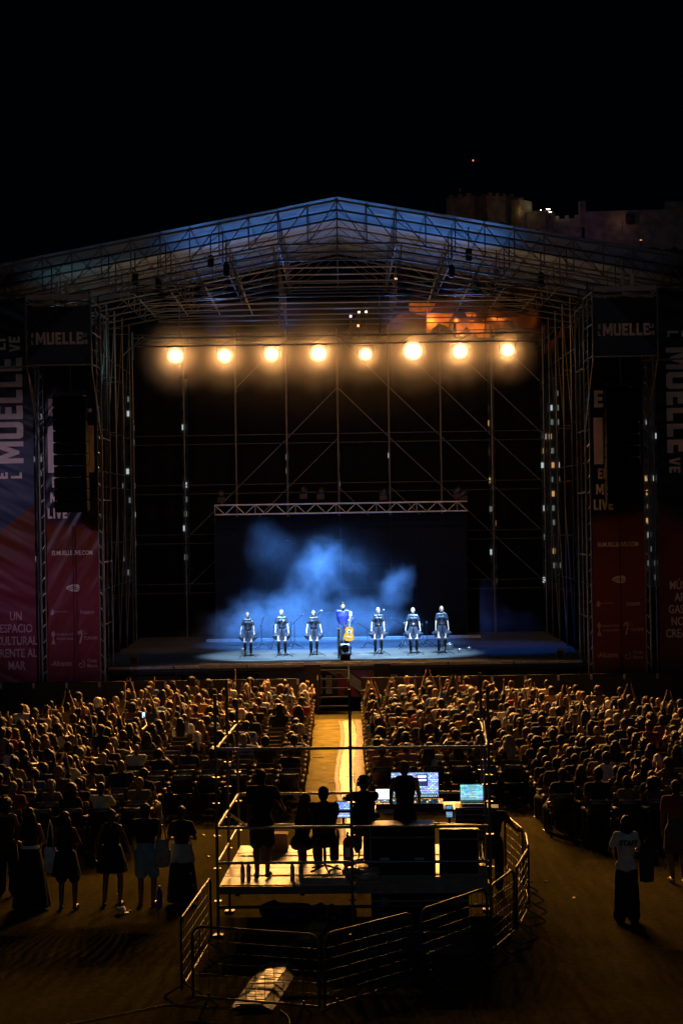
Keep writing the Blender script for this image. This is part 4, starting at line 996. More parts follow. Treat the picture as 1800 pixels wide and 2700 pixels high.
for s_ in (-1, 1):
    for k in range(3): pole((s_ * 0.035, -0.045, 0.90 + k * 0.045), (s_ * 0.058, -0.045, 0.90 + k * 0.045), 0.008, g, M_white, 'tuner')
for k in range(6): pole((-0.02 + k * 0.008, -0.067, 0.145), (-0.02 + k * 0.008, -0.067, 0.88), 0.0012, g, M_alu, 'string')
# microphone stands
M_stand = mat('mic stand black', (0.03, 0.03, 0.035), 0.3, 0.5)
M_mic = mat('mic grille', (0.5, 0.52, 0.55), 0.3, 0.7)
def micstand(x, y, D, hx_, hz, label, boom=True, base=True, group='microphone stands on stage'):
    """x,y photo pixel of the tripod foot; head at pixel hx_,hz"""
    p = px(x, y, D); t = thing('microphone_stand', label, 'microphone stand', (p.x, D, ZS), 0, group)
    h = px(hx_, hz, D) - Vector((p.x, D, ZS)); hz_ = h.z
    for k in range(3):
        a = R(90 + 120 * k + 20); pole((0, 0, 0.22), (0.36 * math.cos(a), 0.36 * math.sin(a), 0.015), 0.011, t, M_stand, 'foot')
    top = hz_ - 0.25 if boom else hz_
    pole((0, 0, 0.18), (0, 0, max(0.5, top)), 0.010, t, M_stand, 'pole')
    pole((0, 0, 0.16), (0, 0, 0.26), 0.022, t, M_alu, 'clamp')
    if boom: pole((0 - h.x * 0.35, 0, top - 0.10), (h.x, 0, hz_), 0.009, t, M_alu if abs(h.x) > 0.4 else M_stand, 'boom')
    b = MB(); b.lathe([(0.008, -0.09), (0.016, -0.05), (0.019, -0.0), (0.034, 0.02), (0.036, 0.05), (0.018, 0.075)], 10)
    d = Vector((h.x if boom else 0.0, -0.1, 0.1)).normalized()
    obj('microphone', b.mesh('mic', True), M_mic, t, (h.x, 0, hz_), d.to_track_quat('Z', 'Y').to_euler())
    return t
for a in ((650, 1735, 58.9, 663, 1640, 'microphone stand at the leftmost singer'), (745, 1732, 58.9, 747, 1640, 'straight microphone stand before the second singer'), (832, 1731, 58.9, 845, 1612, 'microphone stand of the third singer, mic at her cheek'),
          (1002, 1729, 58.9, 1009, 1610, 'microphone stand of the singer right of the guitarist'), (1090, 1727, 58.9, 1089, 1648, 'low microphone stand before the fifth singer'), (1170, 1725, 58.9, 1169, 1618, 'microphone stand of the rightmost singer'),
          (690, 1716, 62.6, 695, 1628, 'rear microphone stand between first and second singer'), (777, 1716, 62.4, 796, 1622, 'rear stand between second and third singer'), (722, 1718, 61.8, 722, 1650, 'short rear stand just left of the second singer'), (969, 1716, 62.4, 940, 1641, 'rear stand with boom right of the guitar'),
          (1061, 1714, 62.2, 1033, 1630, 'stand with the long slanted boom, left of fifth singer'), (1068, 1717, 61.6, 1066, 1645, 'second stand beside the long slanted boom'), (1115, 1714, 62.2, 1112, 1648, 'stand close behind the fifth singer on the right'), (1125, 1712, 62.6, 1124, 1642, 'rear stand right of the fifth singer'), (767, 1712, 62.9, 768, 1640, 'thin rear stand right of the second singer')):
    micstand(*a)
# floor fixture, case and stack centre stage
p = px(910, 1733, 57.6)
t = thing('moving_light', 'black moving head lamp on the stage edge before the guitarist', 'stage lamp', (p.x, 57.4, ZS))
boxo('base', (0, 0, 0.10), (0.34, 0.30, 0.16), M_black, t, bevel=0.015)
for s_ in (-1, 1): boxo('arm', (s_ * 0.18, 0, 0.30), (0.05, 0.14, 0.30), M_black, t, bevel=0.012)
b = MB(); b.lathe([(0.09, -0.17), (0.13, -0.12), (0.14, 0.1), (0.12, 0.15), (0.10, 0.16)], 16); obj('head', b.mesh('h', True), mat('glossy black', (0.02, 0.02, 0.025), 0.15), t, (0, 0, 0.36), (R(75), 0, 0))
b = MB(); b.lathe([(0.1, 0), (0.1, 0.01), (0.001, 0.03)], 16); obj('lens', b.mesh('l', True), mat('dark glass', (0.02, 0.03, 0.05), 0.05), t, (0, -0.165, 0.38), (R(75), 0, 0))
p = px(893, 1735, 57.9)
t = thing('cable_column', 'narrow dark column with cables beside the moving lamp', 'stage column', (p.x, 57.8, ZS))
boxo('column', (0, 0, 0.50), (0.085, 0.085, 1.0), mat('glossy black'), t); pole((-0.03, -0.05, 0.02), (-0.03, -0.05, 0.98), 0.008, t, M_alu, 'cable'); pole((0.03, -0.05, 0.02), (0.03, -0.05, 0.7), 0.008, t, M_alu, 'cable'); boxo('cap', (0, 0, 1.02), (0.1, 0.1, 0.04), M_alu, t)
p = px(908, 1702, 57.9); boxo_ = boxo('seat_board', (p.x + 0.02, 57.95, ZS + 0.46), (0.30, 0.2, 0.045), M_white); tag(boxo_, 'small white board above the moving lamp', 'board')
for i, (x, y, s_, l_) in enumerate(((1172 + 12, 1707, 1.0, 'lidded steel pot right of the last singer'), (1211, 1716, 0.55, 'small steel bowl near the right stage corner'), (1236, 1713, 0.6, 'rightmost small steel cup on the stage'), (644, 1718, 0.9, 'steel pot left of the leftmost singer'))):
    D_ = (61.0, 59.6, 60.2, 60.6)[i]; p = px(x, y, D_); t = thing('pot', l_, 'pot', (p.x, D_, ZS + 0.006), 0, 'steel pots on the stage')
    b = MB(); b.lathe([(0.10 * s_, 0), (0.13 * s_, 0.02 * s_), (0.14 * s_, 0.16 * s_), (0.15 * s_, 0.17 * s_)], 16); obj('bowl', b.mesh('b', True), M_mic, t)
    b = MB(); b.lathe([(0.15 * s_, 0), (0.10 * s_, 0.03 * s_), (0.02 * s_, 0.045 * s_), (0.025 * s_, 0.08 * s_)], 16); obj('lid', b.mesh('l', True), M_mic, t, (0, 0, 0.172 * s_))
for x, k, l_ in ((354, M_mat_ := mat('worn orange case', (0.5, 0.15, 0.05), 0.5), 'amber edged box light at the left stage edge'), (1475, mat('grey case', (0.3, 0.3, 0.3), 0.5), 'grey edged box light at the right stage edge')):
    p = px(x, 1750 if x < 900 else 1732, 56.6); t = thing('box_light', l_, 'stage lamp', (p.x, 56.6, ZS))
    boxo('body', (0, 0, 0.15), (0.26, 0.2, 0.26), M_black, t)
    for z in (0.02, 0.28): boxo('frame', (0, -0.105, z), (0.28, 0.012, 0.022), k, t)
    for xx in (-0.13, 0.13): boxo('frame_side', (xx, -0.105, 0.15), (0.022, 0.012, 0.26), k, t)
    boxo('handle', (0, 0, 0.33), (0.18, 0.03, 0.03), k, t)
for i, (x0, x1, z_) in enumerate(((-2.0, -1.3, 0), (-0.9, -0.45, 0), (0.0, 0.55, 0), (0.7, 0.95, 0))):
    o = boxo('paper_sheet', ((x0 + x1) / 2, 56.35 + 0.06 * (i % 2), ZS + 0.02), (x1 - x0, 0.16, 0.012), M_white); tag(o, ['white tape strip on the stage edge, far left of the lamp', 'white strip just left of the moving lamp', 'white strip right of the moving lamp, longest', 'short white strip right of the long one'][i], 'paper strip', 'strips on the stage edge')
o = boxo('marker_strip', (2.25, 56.5, ZS + 0.02), (1.3, 0.08, 0.02), mat('yellow marker', (0.7, 0.4, 0.04), 0.6)); tag(o, 'thin yellow marker strip on the stage edge right of centre', 'marker strip')

# ================================================================== SMOKE AND HAZE
def smoke_obj(name, x0, x1, y0, y1, z0, z1, puffs, dens, nscale=0.9, color=(0.8, 0.87, 1.0), label=None, thr=0.42, warp=2.2):
    b = MB(); b.box(((x0 + x1) / 2, (y0 + y1) / 2, (z0 + z1) / 2), (x1 - x0, y1 - y0, z1 - z0))
    m = bpy.data.materials.new(name + ' vapour'); m.use_nodes = True; N, L = nt(m); N.clear()
    out = N.new('ShaderNodeOutputMaterial'); pv = N.new('ShaderNodeVolumePrincipled')
    pv.inputs['Color'].default_value = (*color, 1); pv.inputs['Anisotropy'].default_value = 0.0
    L.new(pv.outputs[0], out.inputs['Volume'])
    if puffs is None:
        pv.inputs['Density'].default_value = dens
    else:
        g = N.new('ShaderNodeNewGeometry')
        nz = N.new('ShaderNodeTexNoise'); nz.inputs['Scale'].default_value = 0.75; nz.inputs['Detail'].default_value = 4
        L.new(g.outputs['Position'], nz.inputs['Vector'])
        sb = N.new('ShaderNodeVectorMath'); sb.operation = 'SUBTRACT'; sb.inputs[1].default_value = (0.5, 0.5, 0.5); L.new(nz.outputs[1], sb.inputs[0])
        sc1 = N.new('ShaderNodeVectorMath'); sc1.operation = 'SCALE'; sc1.inputs['Scale'].default_value = warp; L.new(sb.outputs[0], sc1.inputs[0])
        ad = N.new('ShaderNodeVectorMath'); ad.operation = 'ADD'; L.new(g.outputs['Position'], ad.inputs[0]); L.new(sc1.outputs[0], ad.inputs[1])
        acc = None
        for (cx, cy_, cz, rx, ry, rz, amp) in puffs:
            d = N.new('ShaderNodeVectorMath'); d.operation = 'SUBTRACT'; d.inputs[1].default_value = (cx, cy_, cz); L.new(ad.outputs[0], d.inputs[0])
            dv = N.new('ShaderNodeVectorMath'); dv.operation = 'DIVIDE'; dv.inputs[1].default_value = (rx, ry, rz); L.new(d.outputs[0], dv.inputs[0])
            ln = N.new('ShaderNodeVectorMath'); ln.operation = 'LENGTH'; L.new(dv.outputs[0], ln.inputs[0])
            mr = N.new('ShaderNodeMapRange'); mr.interpolation_type = 'SMOOTHSTEP'; mr.inputs[1].default_value = 1.0; mr.inputs[2].default_value = 0.15; mr.inputs[3].default_value = 0; mr.inputs[4].default_value = amp
            L.new(ln.outputs['Value'], mr.inputs[0])
            if acc is None: acc = mr.outputs[0]
            else:
                a_ = N.new('ShaderNodeMath'); a_.operation = 'ADD'; L.new(acc, a_.inputs[0]); L.new(mr.outputs[0], a_.inputs[1]); acc = a_.outputs[0]
        n2 = N.new('ShaderNodeTexNoise'); n2.inputs['Scale'].default_value = nscale; n2.inputs['Detail'].default_value = 6; n2.inputs['Roughness'].default_value = 0.6
        L.new(ad.outputs[0], n2.inputs['Vector'])
        m2 = N.new('ShaderNodeMapRange'); m2.inputs[1].default_value = thr - 0.1; m2.inputs[2].default_value = thr + 0.3; m2.inputs[3].default_value = 0.06 if warp else 0.8; m2.inputs[4].default_value = 1.0; L.new(n2.outputs[0], m2.inputs[0])
        mm = N.new('ShaderNodeMath'); mm.operation = 'MULTIPLY'; L.new(acc, mm.inputs[0]); L.new(m2.outputs[0], mm.inputs[1])
        m3 = N.new('ShaderNodeMath'); m3.operation = 'MULTIPLY'; m3.inputs[1].default_value = dens; L.new(mm.outputs[0], m3.inputs[0]); L.new(m3.outputs[0], pv.inputs['Density'])
    o = obj(name, b.mesh(name), m); o['kind'] = 'stuff'; o['label'] = label
    return o
SY = 64.6
def pf(x, y, rx, rz, amp, D=SY, ry=1.5):
    p = px(x, y, D); return (p.x, D, p.z, rx, ry, rz, amp)
smoke_obj('stage_smoke', -7.2, 7.6, 62.6, 66.8, ZS + 0.01, 7.6,
    [pf(700, 1625, 1.9, 1.1, 1.1), pf(790, 1600, 1.3, 1.2, 1.3), pf(845, 1520, 1.2, 1.5, 1.0), pf(870, 1490, 1.6, 0.9, 0.6), pf(720, 1450, 1.1, 1.3, 0.22), pf(960, 1600, 1.7, 0.7, 0.8), pf(1040, 1550, 0.85, 0.8, 1.2), pf(610, 1660, 1.5, 0.9, 0.55), pf(830, 1660, 4.8, 1.0, 1.3), pf(630, 1640, 1.9, 0.9, 1.1), pf(740, 1640, 2.4, 1.1, 1.5), pf(960, 1650, 2.0, 0.8, 0.9), pf(500, 1690, 1.4, 0.5, 0.5), pf(860, 1530, 3.6, 2.2, 0.12)],
    0.46, 1.25, label='blue lit smoke drifting up before the video wall')
smoke_obj('side_smoke', 4.9, 8.0, 60.2, 62.4, ZS + 0.01, 5.2, [pf(1262, 1630, 1.0, 1.5, 1.0, 61.3, 1.0), pf(1315, 1650, 1.5, 1.1, 0.5, 61.3, 1.0)], 0.30, 0.8, label='dim blue smoke at the right side of the stage', thr=0.38)
smoke_obj('lamp_halo', -7.9, 7.9, LD - 0.08, 60.4, 7.8, 13.85, [(px(lampx[i], lampy[i], LD).x, LD + 0.3, px(lampx[i], lampy[i], LD).z, 1.2 + 0.35 * lf[i], 1.6, 1.2 + 0.35 * lf[i], 0.5 + 0.5 * lf[i]) for i in range(8)] + [(px(lampx[i], lampy[i], LD).x, LD + 0.1, px(lampx[i], lampy[i], LD).z, 0.55 + 0.35 * lf[i], 0.9, 0.55 + 0.35 * lf[i], 3.5 + 3.0 * lf[i]) for i in range(8)] + [(0, LD + 0.8, 12.0, 8.0, 3.0, 3.2, 0.08)], 0.32, label='haze puffs added to give the glowing lamps their halos', color=(0.95, 0.93, 0.9), warp=0.0)  # haze put in around each lamp to imitate lens bloom
light('side_smoke_beam', 'SPOT', (7.0, 60.0, 10.0), 1500, (0.02, 0.2, 1.0), (5.8, 61.3, 2.5), spot_size=R(50), spot_blend=0.9, shadow_soft_size=0.1)

# ================================================================== AUDIENCE SEATING
def chair_parts():
    P = {}
    b = MB()
    for k in range(6): b.box((0, -0.17 + k * 0.072, 0.44 - 0.006 * math.cos(k)), (0.44, 0.058, 0.022))
    b.box((0, 0.22, 0.425), (0.45, 0.03, 0.05)); b.box((0.215, 0, 0.425), (0.025, 0.44, 0.04)); b.box((-0.215, 0, 0.425), (0.025, 0.44, 0.04))
    P['seat'] = b.mesh('seat')
    b = MB()
    n = 8; vs = []; fs = []
    for j, (z, y, w) in enumerate(((0.46, -0.20, 0.20), (0.60, -0.235, 0.215), (0.75, -0.27, 0.22), (0.855, -0.30, 0.205))):
        for i in range(n + 1):
            u = -1 + 2 * i / n; vs.append((u * w, y - 0.03 * (1 - u * u), z))
    m_ = n + 1
    for j in range(3):
        for i in range(n): fs.append((j * m_ + i, j * m_ + i + 1, (j + 1) * m_ + i + 1, (j + 1) * m_ + i))
    o_ = len(vs); vs += [(x, y + 0.018, z) for x, y, z in vs]
    fs += [tuple(reversed([q + o_ for q in f_])) for f_ in fs[:]]
    for i in range(n): q = 3 * m_ + i; fs.append((q, q + 1, q + 1 + o_, q + o_)); fs.append((i + 1, i, i + o_, i + 1 + o_))
    for j in range(3):
        q = j * m_; fs.append((q, q + m_, q + m_ + o_, q + o_)); q = j * m_ + n; fs.append((q + m_, q, q + o_, q + m_ + o_))
    b.add(vs, fs)
    P['backrest'] = b.mesh('backrest', True)
    b = MB(); b.tube([(-0.205, -0.292, 0.862), (-0.1, -0.318, 0.866), (0.1, -0.318, 0.866), (0.205, -0.292, 0.862)], 0.010, 6); P['topbar'] = b.mesh('top_bar', True)
    for nm, s_ in (('armrest', 1), ('armrest_b', -1)):
        b = MB(); pts = [(s_ * 0.225, -0.27, 0.72), (s_ * 0.262, -0.12, 0.675), (s_ * 0.27, 0.05, 0.665), (s_ * 0.262, 0.18, 0.645), (s_ * 0.25, 0.225, 0.60)]
        for a_, c_ in zip(pts, pts[1:]):
            a_, c_ = Vector(a_), Vector(c_); w = 0.026; v = [a_ + Vector((-w, 0, 0)), a_ + Vector((w, 0, 0)), c_ + Vector((w, 0, 0)), c_ + Vector((-w, 0, 0))]
            b.add(v + [q - Vector((0, 0, 0.016)) for q in v], [(0, 1, 2, 3), (7, 6, 5, 4), (0, 4, 5, 1), (1, 5, 6, 2), (2, 6, 7, 3), (3, 7, 4, 0)])
        b.tube([Vector(q) + Vector((0, 0, 0.002)) for q in pts], 0.017, 8); P[nm] = b.mesh('armrest', True)
    for nm, x, y in (('leg', 0.25, 0.23), ('leg_b', -0.25, 0.23), ('leg_c', 0.25, -0.25), ('leg_d', -0.25, -0.25)):
        b = MB(); b.tube([(x, y, 0), (x * 0.9, y * 0.9, 0.63 if y > 0 else 0.5)], [0.02, 0.024], 5); P[nm] = b.mesh('leg')
    return P
CP = chair_parts()
def join(meshes, name):
    b = MB()
    for me, mi in meshes: b.add([tuple(v.co) for v in me.vertices], [tuple(p.vertices) for p in me.polygons], mi)
    return b.mesh(name)
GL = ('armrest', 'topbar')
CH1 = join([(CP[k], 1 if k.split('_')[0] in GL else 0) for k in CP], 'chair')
CH1.materials.append(M_plastic); CH1.materials.append(M_arm_glint)
def make_chair(parts):
    if parts:
        t = bpy.data.objects.new('chair', None); COL.objects.link(t)
        for k, me in CP.items(): obj({'topbar': 'top_bar'}.get(k.split('_')[0], k.split('_')[0]), me, M_arm_glint if k.split('_')[0] in GL else M_plastic, t)
        return t
    return obj('chair', CH1)
def copy_tree(o):
    c = o.copy(); COL.objects.link(c)
    for ch in o.children:
        d = ch.copy(); COL.objects.link(d); d.parent = c
    return c

seats = []      # (x, y, row, seat, side)
NR = 26
for r_ in range(NR):
    y = 33.2 + r_ * 0.79
    for side in (-1, 1):
        for k in range(22):
            x = (-1.20 - k * 0.585) if side < 0 else (0.78 + k * 0.585)
            if abs(x) > 0.2 * y + 0.55: continue
            if side < 0:
                if x > -3.6 and y < 36.6: continue
                ymax = 53.2 if x > -5.4 else 53.2 + (x + 5.4) * 1.55
            else:
                if y < 37.2 and x < 3.9 + (37.2 - y) * 0.12: continue
                ymax = 52.7 if x < 4.5 else 52.7 - (x - 4.5) * 1.18
            if y > ymax: continue
            seats.append((x + rnd.uniform(-0.02, 0.02), y + rnd.uniform(-0.04, 0.04), r_ + 1, k + 1, side))
def occ(x, y, side):
    if y > 46: return 0.90
    if side < 0:
        if x < -5.2: return 0.8
        if y > 42: return 0.62
        return 0.50 if y > 38 else 0.36
    if y > 40: return 0.84
    return 0.80 if x > 3.8 else 0.62
# pose library of seated people
def pose(kind, fem):
    j = rnd.uniform(-0.02, 0.02)
    if kind == 'rest': return figure(1.68 if fem else 1.78, fem, True)
    if kind == 'clap': return figure(1.68 if fem else 1.78, fem, True, hands=[(0.035, 0.30, 1.02), (-0.035, 0.31, 1.04)], hdirs=[Vector((-0.2, 0.6, 0.8)), Vector((0.2, 0.6, 0.8))], curl=0.15, turn=0.2)
    if kind == 'claphigh': return figure(1.66 if fem else 1.76, fem, True, hands=[(0.05, 0.12, 1.62), (-0.05, 0.12, 1.64)], hdirs=[Vector((-0.15, 0.1, 1)), Vector((0.15, 0.1, 1))], elbows=[Vector((1, 0.4, 0)), Vector((-1, 0.4, 0))], curl=0.1)
    if kind == 'side': return figure(1.66 if fem else 1.76, fem, True, hands=[(0.16, 0.30, 1.12), (0.10, 0.30, 1.10)], hdirs=[Vector((0, 0.4, 1)), Vector((0.1, 0.4, 1))], curl=0.2, turn=-0.6)
    if kind == 'onearm': return figure(1.66 if fem else 1.76, fem, True, hands=[(0.22, 0.18, 1.72), (-0.16, 0.28, 0.7)], hdirs=[Vector((0.1, 0.2, 1)), Vector((0, 1, 0))], elbows=[Vector((1, 0, 0.1)), Vector((-0.6, -0.6, -0.6))], curl=0.3, turn=0.15)
    if kind == 'lean': return figure(1.68 if fem else 1.78, fem, True, lean=0.28, hands=[(0.14, 0.34, 0.68), (-0.14, 0.34, 0.68)], turn=-0.2)
    if kind == 'turned': return figure(1.66 if fem else 1.76, fem, True, turn=0.9)
    if kind == 'phone': return figure(1.66 if fem else 1.76, fem, True, hands=[(0.10, 0.34, 1.22), (-0.02, 0.30, 1.10)], hdirs=[Vector((-0.2, 0.2, 1)), Vector((0.2, 0.4, 0.6))], curl=0.9)
POSES = []
for kind, w_ in (('rest', 3), ('clap', 4), ('claphigh', 1.0), ('side', 2), ('onearm', 0.7), ('lean', 1.2), ('turned', 1.6), ('phone', 0.10)):
    for fem in (False, True):
        f = pose(kind, fem)
        nm = kind + ('_f' if fem else '_m')
        body = remesh('body_' + nm, skin_prims(f), 0.018)
        tops = {}
        for tk in (('tshirt', 'tank') if fem else ('tshirt',)):
            tm, bmh = clothes(f, tk, 'trousers', 0.02, None, nm); tops[tk] = tm
        POSES.append(dict(f=f, body=body, tops=tops, bot=bmh, fem=fem, w=w_, kind=kind, nm=nm))
COLS = [('black', (0.010, 0.010, 0.012), 14), ('white', (0.48, 0.49, 0.52), 4.5), ('beige', (0.14, 0.10, 0.07), 2), ('navy', (0.012, 0.018, 0.05), 3), ('grey', (0.07, 0.07, 0.075), 3), ('red', (0.2, 0.02, 0.012), 0.8), ('pink', (0.26, 0.12, 0.14), 1.2), ('olive', (0.10, 0.10, 0.04), 1), ('blue', (0.05, 0.12, 0.35), 1.4), ('mustard', (0.35, 0.22, 0.05), 0.8)]
HCOL = [('dark', (0.008, 0.005, 0.004), 10), ('brown', (0.025, 0.012, 0.006), 6), ('chestnut', (0.055, 0.024, 0.009), 3), ('blond', (0.20, 0.12, 0.05), 1.8), ('grey', (0.20, 0.18, 0.17), 1.8), ('white', (0.55, 0.52, 0.48), 1.1)]
def pick(L_): return rnd.choices(L_, [q[-1] for q in L_])[0]
seats.sort(key=lambda q: q[1])
people = []; chairs_i = 0
PC = make_chair(True); SC_ = make_chair(False)
far_chairs = MB(); M_CH = np.array([v.co[:] for v in CH1.vertices])
nchair = 0
occupied = []
for (x, y, r_, k, side) in seats:
    o_ = rnd.random() < occ(x, y, side)
    lab_pos = '%s row from back, %s seat %s of aisle' % (ORD[r_], ORD[k], 'left' if side < 0 else 'right')
    rz = rnd.uniform(-0.04, 0.04)
    if nchair < 300:
        src = PC if nchair < 110 else SC_
        c = src if (nchair == 0 or nchair == 110) else copy_tree(src)
        c.location = (x, y, 0); c.rotation_euler = (0, 0, rz)
        tag(c, '%s black plastic armchair, %s' % ('taken' if o_ else 'empty', lab_pos), 'chair', 'black plastic armchairs of the audience')
    else:
        Rm = Matrix.Rotation(rz, 3, 'Z'); 
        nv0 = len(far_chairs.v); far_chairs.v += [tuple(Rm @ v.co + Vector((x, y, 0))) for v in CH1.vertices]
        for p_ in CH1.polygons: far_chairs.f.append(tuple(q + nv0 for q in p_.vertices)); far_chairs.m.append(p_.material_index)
    nchair += 1
    if o_: occupied.append((x, y, r_, k, side, lab_pos))
o = obj('far_chairs', far_chairs.mesh('far_chairs'), [M_plastic, M_arm_glint]); o['kind'] = 'stuff'; o['label'] = 'packed rows of black armchairs nearer the stage'
farbuf = {'skin': [], 'cloth': [], 'hair': []}
def reduced(me, ratio):
    o = bpy.data.objects.new('tmp', me); COL.objects.link(o); d = o.modifiers.new('d', 'DECIMATE'); d.ratio = ratio
    out = bpy.data.meshes.new_from_object(o.evaluated_get(bpy.context.evaluated_depsgraph_get())); bpy.data.objects.remove(o)
    n = len(out.vertices); co = np.empty(n * 3, 'f'); out.vertices.foreach_get('co', co)
    out.calc_loop_triangles(); tr = np.empty(len(out.loop_triangles) * 3, 'i'); out.loop_triangles.foreach_get('vertices', tr)
    return co.reshape(-1, 3), tr.reshape(-1, 3)
RC = {}
def rget(me, ratio=0.16):
    if me.name not in RC: RC[me.name] = reduced(me, ratio)
    return RC[me.name]
def far_add(key, me, Mx, col):
    co, tr = rget(me); A = np.array(Mx)[:3, :3]; T_ = np.array(Mx)[:3, 3]
    farbuf[key].append((co @ A.T + T_, tr, col))
M_screen_phone = mat('phone screen', emit=(0.5, 0.7, 1.0), strength=2.0)
npers = 0
for (x, y, r_, k, side, lab_pos) in occupied:
    P = rnd.choices(POSES, [q['w'] * (1.0 if (y > 45 or q['kind'] in ('rest', 'lean', 'turned')) else 0.55) for q in POSES])[0]
    f = P['f']; fem = P['fem']
    cn, cc, _ = pick(COLS); hn, hcC, _ = pick(HCOL)
    tk = rnd.choice(list(P['tops']))
    hk = rnd.choice(['long', 'long', 'bun', 'ponytail', 'bob', 'curly', 'long']) if fem else rnd.choice(['short', 'short', 'short', 'grey', 'curly', None])
    if hk is None and rnd.random() < 0.6: hk = 'short'
    s_ = rnd.uniform(0.90, 1.08); rz = rnd.uniform(-0.3, 0.3)
    sk = rnd.choice(SKINS); cc = tuple(q * rnd.uniform(0.8, 1.15) for q in cc)
    bc = rnd.choice([(0.012, 0.012, 0.015), (0.03, 0.04, 0.08), (0.06, 0.07, 0.1), (0.2, 0.17, 0.13)])
    yy = y + rnd.uniform(-0.03, 0.10); x = x + rnd.uniform(-0.05, 0.05); zz = rnd.uniform(-0.05, 0.03)
    if npers < 300:
        o = obj('person', P['body'], M_skin, None, (x, yy, zz), (0, 0, rz), sk); o.scale = (s_, s_, s_)
        hl = {'long': 'long', 'bun': 'bun', 'ponytail': 'ponytailed', 'bob': 'bobbed', 'curly': 'curly', 'short': 'short', 'grey': 'cropped', None: 'shaved'}[hk]
        lab = ('%s %s hair, %s top, %s' % (hl, hn, cn, lab_pos)) if hk != 'bun' else ('%s hair bun, %s top, %s' % (hn, cn, lab_pos))
        if hk is None: lab = 'bald head, %s top, %s' % (cn, lab_pos)
        tag(o, lab, 'person', 'seated audience')
        obj('shirt' if tk == 'tshirt' else 'top', P['tops'][tk], M_cloth, o, color=cc)
        obj('trousers', P['bot'], M_cloth, o, color=bc)
        if hk: obj('hair', hair_mesh(hk), M_hair, o, f['hc'], f['Rt'].to_euler(), hcC).scale = (rnd.uniform(1.06, 1.22), rnd.uniform(1.05, 1.2), rnd.uniform(1.02, 1.14))
    else:
        Mx = Matrix.Translation((x, yy, zz)) @ Matrix.Rotation(rz, 4, 'Z') @ Matrix.Scale(s_, 4)
        far_add('skin', P['body'], Mx, sk); far_add('cloth', P['tops'][tk], Mx, cc)
        if hk: far_add('hair', hair_mesh(hk), Mx @ Matrix.Translation(f['hc']) @ f['Rt'].to_4x4(), hcC)
    if P['kind'] == 'phone':
        wr = (Matrix.Translation((x, yy, zz)) @ Matrix.Rotation(rz, 4, 'Z') @ Matrix.Scale(s_, 4)) @ (f['wr'][0] + Vector((-0.03, 0.0, 0.11)))
        ph = thing('phone', 'lit phone held up, %s' % lab_pos, 'phone', wr, 0, 'lit phones in the audience')
        boxo('phone_body', (0, 0, 0), (0.075, 0.009, 0.15), M_black, ph, (R(-8), 0, 0)); boxo('screen', (0, -0.0065, 0.001), (0.066, 0.002, 0.135), M_screen_phone, ph, (R(-8), 0, 0))
    npers += 1
for key, m_, lab in (('skin', M_cskin, None), ('cloth', M_ccloth, None), ('hair', M_chair_hair, None)): pass
root = None
allv = []; allt = []; allc = []; allm = []; off = 0
for mi, key in enumerate(('skin', 'cloth', 'hair')):
    for co, tr, col in farbuf[key]:
        allv.append(co); allt.append(tr + off); off += len(co)
        allc.append(np.tile(np.array([*col[:3], 1.0], 'f'), (len(co), 1))); allm.append(np.full(len(tr), mi, 'i'))
if allv:
    V = np.concatenate(allv).astype('f'); T_ = np.concatenate(allt).astype('i'); Cc = np.concatenate(allc).astype('f'); Mi = np.concatenate(allm)
    me = bpy.data.meshes.new('far_crowd'); me.vertices.add(len(V)); me.vertices.foreach_set('co', V.ravel())
    me.loops.add(len(T_) * 3); me.loops.foreach_set('vertex_index', T_.ravel())
    me.polygons.add(len(T_)); me.polygons.foreach_set('loop_start', np.arange(0, len(T_) * 3, 3, dtype='i')); me.polygons.foreach_set('loop_total', np.full(len(T_), 3, 'i'))
    me.polygons.foreach_set('material_index', Mi); me.polygons.foreach_set('use_smooth', np.ones(len(T_), bool))
    for m_ in (M_cskin, M_ccloth, M_chair_hair): me.materials.append(m_)
    ca = me.color_attributes.new('Col', 'FLOAT_COLOR', 'POINT'); ca.data.foreach_set('color', Cc.ravel())
    me.update(); me.validate()
    o = obj('far_crowd', me); o['kind'] = 'stuff'; o['label'] = 'dense seated crowd in the front rows below the stage'
print('seats', len(seats), 'people', len(occupied))

# aisle matting
b = MB(); b.add([(-0.98, 30.2, 0.004), (0.62, 30.2, 0.004), (0.62, 53.5, 0.004), (-0.98, 53.5, 0.004)], [(0, 1, 2, 3)])
struct(obj('aisle_matting', b.mesh('aisle'), mat('ochre matting', (0.16, 0.13, 0.03), 0.9, 0, 0.35, 2.5, 0.5, 60, detail=8, spec=0.05)))
# aisle floor strip
M_sheet = mat('white floor sheet', (0.45, 0.38, 0.27), 0.5, 0, 0.22, 4, 0.5, 12)
M_sheetd = mat('dirty sheet edge', (0.24, 0.17, 0.12), 0.7, 0, 0.45, 7, 0.6, 14)
t = thing('floor_runner', 'long pale crinkled runner along the right side of the aisle', 'floor runner', (0.1, 53.2, 0))
def runner(name, xa, xb, m, z, seed):
    vs = []; fs = []; n = 90
    for i in range(n + 1):
        y = -0.3 - 22.5 * i / n
        dr = 0.07 * math.sin(i * 0.11 + seed) + 0.03 * noise.noise(Vector((y * 0.9, seed, 0)))
        for q in range(7):
            u = q / 6; x = xa + (xb - xa) * u + dr + (0.02 * noise.noise(Vector((y * 3, seed + u * 3, 1))) if q in (0, 6) else 0)
            vs.append((x, y, z + 0.02 * math.sin(math.pi * u) + 0.012 * noise.noise(Vector((x * 14, y * 5, seed)))))
    for i in range(n):
        for q in range(6): a_ = i * 7 + q; fs.append((a_, a_ + 7, a_ + 8, a_ + 1))
    b = MB(); b.add(vs, fs); obj(name, b.mesh(name, True), m, t)
runner('edge_band', -0.30, -0.19, M_sheetd, 0.020, 0.0)
